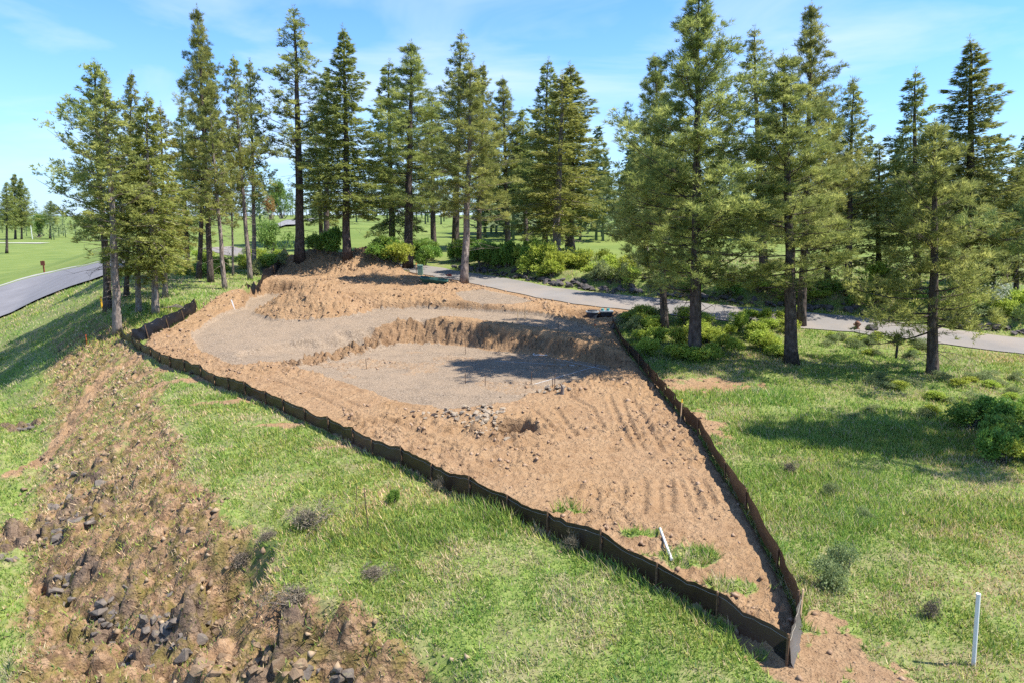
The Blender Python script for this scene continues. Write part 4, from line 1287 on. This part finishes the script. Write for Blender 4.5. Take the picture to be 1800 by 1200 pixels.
TREES = [
    ('pC', (207, 588), (184, 150), 93, 'leaning pale trunked pine standing right at the left corner of the silt fence'),
    ('pG', (190, 548), (165, 105), 92, 'leftmost tall pine of the near left group, long branches reaching left'),
    ('pB', (222, 522), (228, 122), 46, 'narrow spire topped pine behind the left corner pines'),
    ('fC', (243, 552), (240, 235), 74, 'yellowish fir between the corner pine and the next pale trunk'),
    ('fC', (274, 553), (262, 165), 88, 'yellow green fir with a bare grey lower trunk, left of the wrinkled fence'),
    ('fD', (291, 524), (280, 180), 62, 'olive fir with a slender grey trunk behind the wrinkled left fence'),
    ('pH', (370, 497), (342, 10), 66, 'tallest pine of the left group with a dark leaning trunk'),
    ('pC', (395, 508), (366, 170), 52, 'slim pale pine with a long bare trunk in front of the tallest left pine'),
    ('pB', (350, 490), (394, 75), 48, 'dark trunked pine behind the tallest pine of the left group'),
    ('pC', (440, 492), (410, 98), 52, 'left one of the twin pale pines beside the far silt fence'),
    ('pC', (447, 478), (439, 105), 50, 'right one of the twin pale pines beside the far silt fence'),
    ('pC', (410, 485), (402, 230), 26, 'thin sapling pine between the slim pine and the twin pines'),
    ('fA', (330, 470), (318, 190), 55, 'shaded fir deep inside the left group of trees'),
    ('pE', (527, 457), (520, 12), 67, 'tall open crowned pine standing alone behind the left dirt heap'),
    ('fB', (611, 455), (600, 42), 69, 'tall pointed fir behind the gap between the two rear dirt heaps'),
    ('pB', (573, 434), (571, 120), 52, 'dark pine behind the bushes, left of the pointed fir'),
    ('fA', (566, 428), (556, 200), 43, 'smaller fir half hidden by the tall open pine'),
    ('pH', (717, 472), (717, 72), 93, 'broad pine right behind the dark flank of the rear heap'),
    ('fE', (690, 443), (682, 105), 74, 'dark fir with low boughs left of the broad pine'),
    ('pB', (762, 447), (757, 165), 52, 'shaded pine between the broad pine and the crooked pine'),
    ('pF', (816, 498), (824, 108), 84, 'pine with a crooked grey trunk at the near edge of the road'),
    ('pE', (801, 443), (808, 55), 55, 'tall pine beyond the road just behind the crooked pine'),
    ('pB', (841, 440), (846, 110), 45, 'slender pine right of the crooked pine beyond the road'),
    ('pH', (893, 437), (880, 135), 55, 'pine standing in the hedge at the middle of the road'),
    ('pB', (925, 436), (915, 190), 45, 'small pine squeezed between the hedge pine and the olive firs'),
    ('fE', (958, 450), (962, 102), 67, 'dark trunked fir on the left of the olive fir cluster'),
    ('fD', (977, 466), (985, 125), 93, 'olive fir with a pale trunk at the front of its cluster'),
    ('fB', (1003, 446), (1002, 108), 79, 'pointed fir at the right rear of the olive cluster'),
    ('pC', (1140, 472), (1096, 255), 48, 'small pine beyond the road left of the big right hand pines'),
    ('pA', (1168, 582), (1150, 95), 92, 'pine beside the top end of the right silt fence'),
    ('pA', (1220, 626), (1230, -25), 150, 'largest pine of all, rising out of the top of the picture'),
    ('pH', (1408, 573), (1422, 3), 84, 'tall stout trunked pine at the road behind the front right pine'),
    ('pH', (1392, 637), (1385, 88), 122, 'bushy pine in the grass between the largest pine and the mailbox'),
    ('pE', (1345, 505), (1305, 45), 66, 'tall pine beyond the road seen right of the largest pine'),
    ('fE', (1455, 498), (1456, 185), 62, 'dark fir beyond the road right of the bushy pine'),
    ('pB', (1490, 518), (1503, 140), 62, 'pine beyond the road above the sunny strip of fairway'),
    ('fE', (1613, 530), (1577, 118), 84, 'dark fir with a broken skirt left of the tallest right hand fir'),
    ('fB', (1700, 520), (1688, 60), 92, 'tallest pointed fir on the right side'),
    ('pD', (1638, 657), (1645, 212), 132, 'low spreading pine right of the mailbox'),
    ('fE', (1785, 515), (1782, 290), 60, 'dark fir behind the right frame edge'),
    ('fA', (1545, 500), (1540, 250), 55, 'shaded fir filling the gap behind the two pointed firs'),
    ('fA', (1745, 500), (1748, 330), 46, 'small dark fir right of the tallest right hand fir'),
    ('pB', (12, 446), (14, 318), 24, 'lone pine at the left frame edge beyond the asphalt road'),
    ('pA', (27, 421), (30, 305), 28, 'left pine of the distant clump across the left field'),
    ('pA', (38, 421), (47, 312), 24, 'right pine of the distant clump across the left field'),
    ('pB', (88, 420), (90, 352), 20, 'small distant pine at the left, half hidden by pine branches'),
]
for pr, b, tp, hw, lab in TREES:
    plant(pr, b, tp, hw, lab)
plant('pA', None, None, 190, 'pine at the right frame edge of which only branch tips show', world=(19.4, 21.5), h=17.5, rz=1.0)

# distant wood along the skyline
def far_wood():
    r = np.random.default_rng(77)
    tri_v, tri_t = [], []
    N = 640
    az = r.uniform(-0.80, 0.80, N); D = 118 + 330 * r.random(N) ** 1.1
    az[:150] = r.uniform(-0.14, 0.74, 150); D[:150] = r.uniform(92, 135, 150)
    for a, d in zip(az, D):
        x, y = math.tan(a) * d, d
        if x < -60 and d < 250: continue
        if -62 < x < -4 and d < 150: continue
        z = H1(x, y); h = r.uniform(8, 17) * (0.8 + d / 900); w = h * r.uniform(0.16, 0.24)
        k = 420 if d < 130 else (230 if d < 200 else 140)
        t = r.random(k) ** 0.8
        rr = w * (1 - t) ** 0.75 * np.sqrt(r.random(k)) ; an = r.uniform(0, 6.28, k)
        c = np.stack([x + rr * np.cos(an), y + rr * np.sin(an), z + h * (0.12 + 0.88 * t)], 1)
        q = c[:, None, :] + r.normal(0, 1, (k, 3, 3)) * np.array([0.42, 0.42, 0.24]) * (0.45 + 0.7 * (1 - t))[:, None, None] * h / 11
        tri_v.append(q.reshape(-1, 3)); tri_t.append(np.repeat(np.clip(r.normal(0.5, 0.25, k) + r.normal(0, 0.1), 0, 1), 3))
        tb = np.array([(x - 0.2, y, z - 0.3), (x + 0.2, y, z - 0.3), (x, y, z + h * 0.7)])
        tri_v.append(tb); tri_t.append(np.zeros(3))
    Vv = np.concatenate(tri_v)
    tag(link('distant_wood', mesh_np('distant_wood', Vv, np.arange(len(Vv)).reshape(-1, 3), {'tone': np.concatenate(tri_t)}), M['far_leaf']),
        'distant conifer wood along the skyline behind the golf course', 'wood', kind='stuff')
far_wood()

# ------------------------------------------------------------------ shrubs
def make_shrub(seed, n, leaf, mat, stems=14, dryness=0.0, flat=0.85, lumps=13, name='shrub'):
    r = np.random.default_rng(seed)
    root = empty(name)
    mb = MB()
    lc = []
    for k in range(lumps):
        a = r.uniform(0, 6.28); d = r.uniform(0.05, 0.62)
        lc.append((math.cos(a) * d, math.sin(a) * d, r.uniform(0.22, 0.88) * flat, r.uniform(0.16, 0.36)))
    for k in range(stems):
        l = lc[k % lumps]
        e = np.array(l[:3]) + r.normal(0, 0.12, 3)
        mb.tube([(r.normal(0, .08), r.normal(0, .08), -0.05), tuple(e * 0.55 + r.normal(0, 0.05, 3)), tuple(e)], [0.022, 0.014, 0.005], 4, False)
    mb.build('stems', M['dead_wood'], root)
    tri = Tri()
    for (x, y, z, rr) in lc:
        k = n // lumps
        d = r.normal(0, 1, (k, 3)); d /= np.linalg.norm(d, axis=1)[:, None]
        d[:, 2] = np.where(d[:, 2] < -0.5, -d[:, 2], d[:, 2])
        P = np.array([x, y, z]) + d * (rr * (0.45 + 0.5 * r.random((k, 1)) + 0.55 * r.random((k, 1)) ** 4)) * np.array([1, 1, 1.05])
        P[:, 2] = np.abs(P[:, 2]) + 0.02
        needles(tri, P, d * 0.6 + np.array([0, 0, 0.3]), 3, leaf, leaf * (0.34 if dryness < 0.5 else 0.07), 0.8, r, 0.4)
    Vv, F, T = tri.data()
    link('foliage', mesh_np('foliage', Vv, F, {'tone': T}), mat, root)
    return root

SH = {
    'a': make_shrub(21, 1500, 0.11, M['shrub']), 'b': make_shrub(22, 1500, 0.12, M['shrub'], lumps=14),
    'c': make_shrub(23, 1500, 0.13, M['shrub_dark'], lumps=14), 'd': make_shrub(24, 1300, 0.14, M['shrub_dark'], lumps=14),
    'g': make_shrub(25, 1100, 0.08, M['shrub_grey'], lumps=14), 'y': make_shrub(26, 340, 0.26, M['dry'], stems=24, dryness=1, lumps=9, flat=0.7),
    'w': make_shrub(27, 900, 0.10, M['blossom'], lumps=14), 't': make_shrub(28, 2200, 0.07, M['decid'], lumps=11),
    'o': make_shrub(29, 1600, 0.07, M['autumn'], lumps=9),
}
SUSED = set()
def bush(kind, px, py, w, h, label, group=None, world=None, name=None, cat='shrub'):
    x, y = hit(px, py, height) if world is None else world
    if kind in SUSED:
        o = copy_tree(SH[kind])
    else:
        o = SH[kind]; SUSED.add(kind)
    if name: o.name = name
    o.location = (x, y, H1(x, y) - 0.03)
    o.rotation_euler = (0, 0, random.uniform(0, 6.28))
    o.scale = (w * random.uniform(0.9, 1.1), w * random.uniform(0.9, 1.1), h)
    return tag(o, label, cat, group)

rs = random.Random(5)
G1 = 'dense green hedge shrubs on the bank behind the road'
for k in range(34):
    px = rs.uniform(655, 960)
    bush(rs.choice('cdcdb'), px, 462 + 6 * (px - 655) / 300 + rs.uniform(-15, 5), rs.uniform(1.2, 1.9), rs.uniform(1.4, 2.1), 'dense dark green shrub in the hedge on the bank behind the road', G1)
G2 = 'bright green shrubs on the far road bank'
for k in range(36):
    px = rs.uniform(925, 1190)
    bush(rs.choice('abaabg'), px, 476 + 26 * (px - 925) / 265 + rs.uniform(-26, 10), rs.uniform(1.0, 1.6), rs.uniform(0.9, 1.6), 'bright green shrub on the grassy bank beyond the road left of the largest pine', G2)
G3 = 'yellow green thicket round the big pines'
for k in range(46):
    px = rs.uniform(1098, 1400); f = (px - 1098) / 300
    py = rs.uniform(563, 640 - 14 * f)
    if px < 1150 and py > 560 + (px - 1075) * 1.15: py = 566
    bush(rs.choice('aabbabg'), px, py, rs.uniform(0.6, 1.15), rs.uniform(0.55, 1.05), 'yellow green leafy shrub in the thicket around the feet of the two big pines', G3)
G4 = 'undergrowth below the left pines'
for k in range(26):
    px = rs.uniform(300, 500)
    bush(rs.choice('abgcab'), px, rs.uniform(448, 492) - (px - 300) * 0.02, rs.uniform(0.8, 1.5), rs.uniform(0.6, 1.4), 'leafy shrub in the undergrowth below the left group of pines', G4)
G5 = 'shaded thicket at the right frame edge'
for k in range(13):
    bush(rs.choice('ccdca'), rs.uniform(1700, 1850), rs.uniform(745, 815), rs.uniform(0.7, 1.05), rs.uniform(0.75, 1.15), 'dark green shrub in the shaded thicket at the right frame edge', G5)
G6 = 'low scrub in the sunny right hand grass'
for k in range(34):
    px = rs.uniform(1500, 1830)
    bush(rs.choice('gagag'), px, rs.uniform(664, 735), rs.uniform(0.45, 0.8), rs.uniform(0.2, 0.42), 'low pale green scrub plant in the sunlit grass below the spreading pine', G6)
G7 = 'shrubs beyond the road on the right'
for k in range(34):
    px = rs.uniform(1190, 1830)
    bush(rs.choice('abgcb'), px, 536 + 42 * (px - 1190) / 640 - rs.uniform(14, 40), rs.uniform(0.9, 1.5), rs.uniform(0.6, 1.3), 'green shrub on the bank behind the riprap on the right', G7)
G8 = 'weedy plants between the mailbox and the road'
for k in range(18):
    px = rs.uniform(1420, 1545) if k % 3 else rs.uniform(1600, 1640)
    bush(rs.choice('gag'), px, 592 + rs.uniform(0, 36), rs.uniform(0.4, 0.7), rs.uniform(0.3, 0.55), 'weedy pale plant in the verge near the mailbox', G8)
bush('g', 1455, 1030, 0.62, 0.62, 'round grey green bush just outside the front tip of the silt fence')
bush('g', 1480, 1000, 0.55, 0.6, 'straggly bush behind the round bush at the fence tip')
bush('y', 545, 925, 0.75, 0.6, 'bare twiggy dead bush in the grass above the cliff')
bush('y', 470, 945, 0.4, 0.25, 'flat dead tuft beside the bare bush above the cliff')
bush('c', 692, 885, 0.26, 0.4, 'small dark bush in the grass near the two thin rods')
bush('y', 425, 985, 0.5, 0.35, 'dry grass mop overhanging the slump hollow at the crest')
bush('y', 520, 1060, 0.75, 0.35, 'dry brushy tangle on the turf edge right of the slump hollow')
bush('y', 660, 1010, 0.5, 0.25, 'dry weeds along the crest below the two rods')
bush('y', 1388, 830, 0.33, 0.42, 'brown dry weed in the grass right of the fence')
bush('g', 1460, 870, 0.38, 0.4, 'sparse weed right of the brown dry weed')
bush('y', 1635, 1085, 0.28, 0.45, 'dry stalks left of the white post')
bush('g', 1520, 910, 0.35, 0.3, 'small sprawling weed in the middle of the right hand grass')
bush('y', 770, 862, 0.25, 0.45, 'flowering weed against the left silt fence')
bush('y', 1005, 968, 0.3, 0.5, 'dry seed stalks against the front silt fence')
bush('w', 1760, 545, 1.5, 1.6, 'white blossoming shrub beyond the road at the right')
bush('t', 487, 452, 2.6, 3.6, 'large rounded leafy bush right of the twin pale pines')
bush('d', 585, 447, 1.6, 2.2, 'green bush behind the left rear heap')
bush('c', 552, 445, 1.3, 1.6, 'small green bush at the foot of the tall open pine')
bush('t', 496, 385, 5.0, 11.0, 'light green broadleaf tree far behind the tall open pine', name='broadleaf_tree', cat='tree')
bush('o', 478, 388, 3.5, 7.0, 'copper leaved small tree far behind the twin pines', name='broadleaf_tree', cat='tree')
bush('t', 68, 418, 5.0, 9.0, 'light green broadleaf tree across the left field', name='broadleaf_tree', cat='tree')
bush('a', 1545, 520, 1.7, 2.0, 'sunny yellow green bush left of the spreading pine across the road')

# ------------------------------------------------------------------ posts, stakes and small things
def upright(name, px, py, h, build, label, cat, group=None, tilt=(0, 0), plane=None):
    x, y = hit(px, py, height)
    o = empty(name, (x, y, H1(x, y)), 0.0)
    o.rotation_euler = (tilt[0], tilt[1], 0)
    build(o, h)
    return tag(o, label, cat, group)

def rod(mat, rad, cap=None):
    def f(o, h):
        m = MB(); m.tube([(0, 0, -0.1), (0, 0, h)], rad, 6); m.build('shaft', M[mat], o)
        if cap:
            c = MB(); c.tube([(0, 0, h - 0.10), (0, 0, h + 0.012)], rad * 1.15, 6); c.build('tip', M[cap], o)
    return f
def lath(mat, w, cap=None):
    def f(o, h):
        m = MB(); m.box((0, 0, h / 2 - 0.05), (w, w * 0.5, h + 0.1), 0.4); m.build('shaft', M[mat], o)
        if cap:
            c = MB(); c.box((0, 0, h - 0.06), (w * 1.12, w * 0.6, 0.13), 0.4); c.build('tip', M[cap], o)
    return f
def pvc(o, h):
    m = MB(); m.tube([(0, 0, -0.1), (0, 0, h)], 0.034, 12, False); m.build('pipe', M['white_pvc'], o, smooth_shade=True)
    c = MB(); c.tube([(0, 0, h - 0.03), (0, 0, h + 0.006)], 0.037, 12); c.build('cap', M['white_pvc'], o)

upright('marker_post', 1711, 1168, 1.32, pvc, 'upright white plastic pipe post in the grass at the lower right', 'post', tilt=(0, -0.06))
x, y = hit(1180, 986, height); x2, y2 = hit(1160, 934, height)
o = empty('plastic_pipe', (x, y, H1(x, y)))
m = MB(); m.tube([(0, 0, 0.06), (x2 - x, y2 - y, H1(x2, y2) - H1(x, y) + 0.09)], 0.03, 10); m.build('pipe', M['white_pvc'], o, smooth_shade=True)
m = MB(); m.tube([(0, 0, 0.06), ((x - x2) * .02, (y - y2) * .02, 0.06)], 0.034, 10); m.build('collar', M['white_pvc'], o)
tag(o, 'white plastic pipe lying on the soil near the fence tip', 'pipe')
upright('thin_rod', 648, 935, 1.15, rod('rebar', 0.013), 'taller of two thin rods standing in the grass left of the fence', 'rod', tilt=(0, -0.06))
upright('thin_rod', 625, 905, 0.8, rod('rebar', 0.010), 'fainter thin rod left of the taller rod in the grass', 'rod', tilt=(0, 0.08))
RODS = [((644, 648), 0.55, 'rod with a paint dab at the left of the gravel pad'), ((818, 622), 0.75, 'thin rod at the foot of the cut bank'), ((818, 674), 0.5, 'rod at the middle of the gravel pad, left of a similar one'),
        ((853, 678), 0.55, 'rod at the middle of the gravel pad, right of a similar one'), ((934, 674), 0.55, 'rod at the near end of the long white paint line'), ((971, 680), 0.4, 'short rod left of the stone cluster stake'),
        ((975, 682), 0.6, 'rod standing over the small stone cluster'), ((1047, 644), 0.6, 'rod at the far end of the long white paint line'), ((981, 590), 0.8, 'thin rod on the shaded cut bank')]
for (px, py), h, lab in RODS:
    upright('survey_rod', px, py, h, rod('rebar', 0.016), lab, 'survey rod', 'survey rods on the gravel pad')
LATHS = [((798, 569), 0.6, None, 'pale wooden lath at the brow of the cut bank'), ((910, 564), 0.75, None, 'left one of two pale laths at the edge of the upper bank'), ((923, 560), 0.75, None, 'right one of two pale laths at the edge of the upper bank'),
         ((732, 484), 1.0, 'orange', 'orange tipped survey lath beside the green utility pedestal'), ((1046, 577), 0.25, 'orange', 'stub with bright orange tip near the top of the right silt fence')]
for (px, py), h, cap, lab in LATHS:
    upright('survey_lath', px, py, h, lath('new_wood', 0.05, cap), lab, 'survey lath', 'survey laths')
upright('survey_lath', 285, 578, 0.5, lath('white_pvc', 0.07), 'white stake inside the left corner of the fence', 'stake', tilt=(0, 0.06))
upright('survey_lath', 412, 543, 0.6, lath('white_pvc', 0.07), 'leaning white stake at the edge of the left gravel bench', 'stake', tilt=(0, -0.25))
upright('survey_lath', 1405, 1099, 0.74, lath('new_wood', 0.035, 'new_wood'), 'fresh pale wooden stake rising above the fence tip', 'stake', tilt=(0, 0.02))
upright('survey_lath', 1196, 741, 0.85, lath('new_wood', 0.035, 'yellow'), 'yellow topped pale stake tied to the right silt fence', 'stake', tilt=(0, 0.03))
upright('survey_lath', 153, 606, 0.6, lath('orange', 0.04), 'faded pinkish stake at the slope crest left of the corner pine', 'stake')
upright('marker_cone', 179, 541, 0.75, rod('yellow', 0.06), 'yellow marker post in the shade of the left corner pines', 'marker')

def mailbox(o, h):
    m = MB(); m.box((0, 0, h * 0.36), (0.09, 0.09, h * 0.78)); m.build('post', M['black_metal'], o, 0.006)
    b = MB(); n = 10; pr = []
    for k in range(n + 1):
        a = math.pi * k / n
        pr.append((0.09 * math.cos(a), 0.08 + 0.09 * math.sin(a)))
    pr = [(0.09, -0.09)] + pr + [(-0.09, -0.09)]
    k = len(pr); vs = [(p[0], -0.2, h * 0.84 + p[1]) for p in pr] + [(p[0], 0.2, h * 0.84 + p[1]) for p in pr]
    b.add(vs, [tuple(range(k)), tuple(range(2 * k - 1, k - 1, -1))] + [(i, (i + 1) % k, k + (i + 1) % k, k + i) for i in range(k)])
    bx = b.build('box', M['black_metal'], o)
    d = MB(); d.box((0, -0.208, h * 0.84), (0.15, 0.012, 0.15)); d.build('door', M['black_metal'], bx, 0.003)
    a = MB(); a.box((0, 0, h * 0.84 - 0.12), (0.14, 0.40, 0.03)); a.build('bracket', M['black_metal'], o)
upright('mailbox', 1575, 629, 1.12, mailbox, 'black post mounted mailbox in the grass before the road', 'mailbox')

def hydrant(o, h):
    m = MB(); m.tube([(0, 0, -0.05), (0, 0, 0.06), (0, 0, 0.061), (0, 0, h * 0.72)], [0.16, 0.16, 0.105, 0.10], 12); m.build('barrel', M['hydrant'], o, smooth_shade=False)
    m = MB(); m.tube([(0, 0, h * 0.72), (0, 0, h * 0.75), (0, 0, h * 0.88), (0, 0, h * 0.95), (0, 0, h)], [0.14, 0.14, 0.11, 0.04, 0.035], 12); m.build('bonnet', M['hydrant'], o)
    for s in (-1, 1):
        m = MB(); m.tube([(s * 0.06, 0, h * 0.58), (s * 0.2, 0, h * 0.58)], [0.06, 0.06], 10); m.build('nozzle', M['hydrant'], o)
    m = MB(); m.tube([(0, -0.06, h * 0.5), (0, -0.2, h * 0.5)], [0.075, 0.075], 10); m.build('pumper_nozzle', M['hydrant'], o)
upright('fire_hydrant', 1506, 579, 0.5, hydrant, 'weathered orange red hydrant at the near edge of the road', 'hydrant')

def sign(o, h):
    m = MB(); m.box((0, 0, h / 2), (0.14, 0.14, h)); m.build('post', M['brown_sign'], o, 0.01)
    m = MB(); m.box((0.0, -0.10, h * 0.80), (0.55, 0.05, 0.55)); m.build('plate', M['brown_sign'], o, 0.01)
upright('marker_sign', 78, 480, 1.5, sign, 'small brown red sign post on the grass beyond the left road', 'sign')
upright('flag_pole', 57, 421, 5.0, rod('white_pvc', 0.12), 'white pole standing in the far left field', 'pole')

def pedestal(o, h):
    m = MB(); m.box((0, 0, h / 2 - 0.05), (0.42, 0.36, h)); m.build('body', M['green_box'], o, 0.02)
    m = MB(); m.box((0, 0, h - 0.03), (0.47, 0.41, 0.10), 0, 0.85); m.build('lid', M['green_box'], o, 0.012)
upright('utility_pedestal', 739, 484, 0.85, pedestal, 'pale green utility pedestal beside the dark flank of the rear heap', 'utility box')

def skip(o, h):
    m = MB()
    vs = [(-0.75, -0.35, 0), (0.35, -0.35, 0), (0.35, 0.35, 0), (-0.75, 0.35, 0), (-1.15, -0.5, h), (1.0, -0.5, h), (1.0, 0.5, h), (-1.15, 0.5, h)]
    inn = [(v[0] * 0.94, v[1] * 0.9, v[2] + (0.05 if v[2] == 0 else 0)) for v in vs]
    m.add(vs + inn, [(0, 3, 2, 1), (0, 1, 5, 4), (1, 2, 6, 5), (2, 3, 7, 6), (3, 0, 4, 7), (8, 9, 10, 11), (8, 12, 13, 9), (9, 13, 14, 10), (10, 14, 15, 11), (11, 15, 12, 8),
                     (4, 5, 13, 12), (5, 6, 14, 13), (6, 7, 15, 14), (7, 4, 12, 15)])
    m.build('tub', M['dark_green'], o)
    m = MB(); m.box((0.1, -0.53, h * 0.97), (2.0, 0.05, 0.07)); m.build('rim', M['dark_green'], o)
upright('dirt_tub', 764, 499, 0.38, skip, 'dark green open vault tub half hidden behind soil near the crooked pine', 'tub', tilt=(0.1, 0.12))
x, y = hit(789, 490, height)
m = MB(); m.box((0, 0, 0), (0.5, 0.3, 0.07)); m.box((0.1, 0.05, 0.08), (0.3, 0.2, 0.07), 0.6)
o = m.build('scrap', M['red'], None, 0.02); o.location = (x, y, H1(x, y) + 0.25); o.rotation_euler = (0.2, 0.15, 0.4)
tag(o, 'dark red scrap lying beside the green tub', 'scrap')

def meter(o, h):
    m = MB(); m.tube([(0, 0, -0.3), (0, 0, h * 0.72)], [0.42, 0.36], 14); m.build('drum', M['navy_box'], o, smooth_shade=False)
    m = MB(); m.tube([(0, 0, h * 0.72), (0, 0, h * 0.84)], 0.43, 14); m.build('collar', M['grey_lid'], o)
    m = MB(); m.tube([(0, 0, h * 0.84), (0, 0, h * 0.97)], [0.33, 0.29], 14); m.build('lid', M['navy_box'], o)
upright('meter_barrel', 1041, 559, 0.5, meter, 'dark blue black round vault in the service pit', 'utility vault')
def valves(o, h):
    m = MB(); m.box((0.1, 0, h * 0.3), (0.75, 0.5, h * 0.6)); m.build('box', M['navy_box'], o, 0.02)
    m = MB(); m.box((0.1, 0, h * 0.64), (0.84, 0.58, 0.07)); m.build('lid', M['grey_lid'], o, 0.01)
    for sx in (-0.14, 0.2):
        m = MB(); m.tube([(sx, 0, h * 0.66), (sx, 0, h)], [0.10, 0.10], 10); m.build('valve', M['teal'], o)
upright('valve_box', 1063, 556, 0.48, valves, 'low utility box with two teal valves in the service pit', 'utility box')

def loop(o, h):
    m = MB(); pts = [(0.34 * math.cos(a), 0.20 * math.sin(a) * (1.2 + 0.4 * math.cos(a)), 0.03 + 0.02 * math.sin(3 * a)) for a in np.linspace(0, 5.9, 18)]
    m.tube(pts + [(0.42, -0.3, 0.03)], 0.022, 6); m.build('hose', M['white_pvc'], o)
    c = MB(); c.tube([pts[0], (0.40, 0.05, 0.06)], 0.03, 6); c.build('coupling', M['grey_lid'], o)
upright('hose_loop', 948, 623, 0.1, loop, 'white loop of hose at the shaded foot of the cut bank', 'hose')
def stub(o, h):
    m = MB(); m.tube([(0, 0, -0.1), (0.02, 0, h * .6), (-0.06, 0, h)], [0.09, 0.07, 0.03], 6); m.build('wood', M['dead_wood'], o)
    m = MB(); m.tube([(0.0, 0, h * .4), (0.16, 0.05, h * .7)], [0.04, 0.012], 5); m.build('knot', M['dead_wood'], o)
upright('root_stub', 988, 690, 0.4, stub, 'dark root stub poking up at the pad edge', 'root')
def dead(o, h):
    for k in range(3):
        m = MB(); a = 0.3 * k - 0.2
        m.tube([(-0.9 + .3 * k, 0.1 * k, 0.10), (0.1, 0.15 * k - .1, 0.22 + .05 * k), (1.0 - .2 * k, 0.3 * k - .3, 0.12)], [0.05, 0.04, 0.015], 5); m.build('branch', M['dead_wood'], o)
upright('fallen_branch', 305, 545, 0.2, dead, 'dark fallen branches behind the wrinkled left fence', 'branch')
def roots(o, h):
    rr = random.Random(3)
    for k in range(12):
        p = [(rr.uniform(-.25, .25), rr.uniform(-.2, .2), -0.1)]
        for q in range(3):
            p.append((p[-1][0] + rr.uniform(-.2, .2), p[-1][1] + rr.uniform(-.2, .15), p[-1][2] + rr.uniform(0.12, .32)))
        m = MB(); m.tube(p, [0.035, 0.025, 0.015, 0.006], 5); m.build('root', M['dead_wood'], o)
upright('root_tangle', 1078, 578, 0.8, roots, 'tangle of dark roots at the top end of the right silt fence', 'roots')
# prototypes never planted would float at the origin
for k, o in list(PROTO.items()) + []:
    if k not in USED:
        for c in list(o.children): bpy.data.objects.remove(c)
        bpy.data.objects.remove(o)
for k, o in SH.items():
    if k not in SUSED:
        for c in list(o.children): bpy.data.objects.remove(c)
        bpy.data.objects.remove(o)
import time as _t
print('tris', sum(len(m.loops) - 2 * len(m.polygons) for m in bpy.data.meshes))
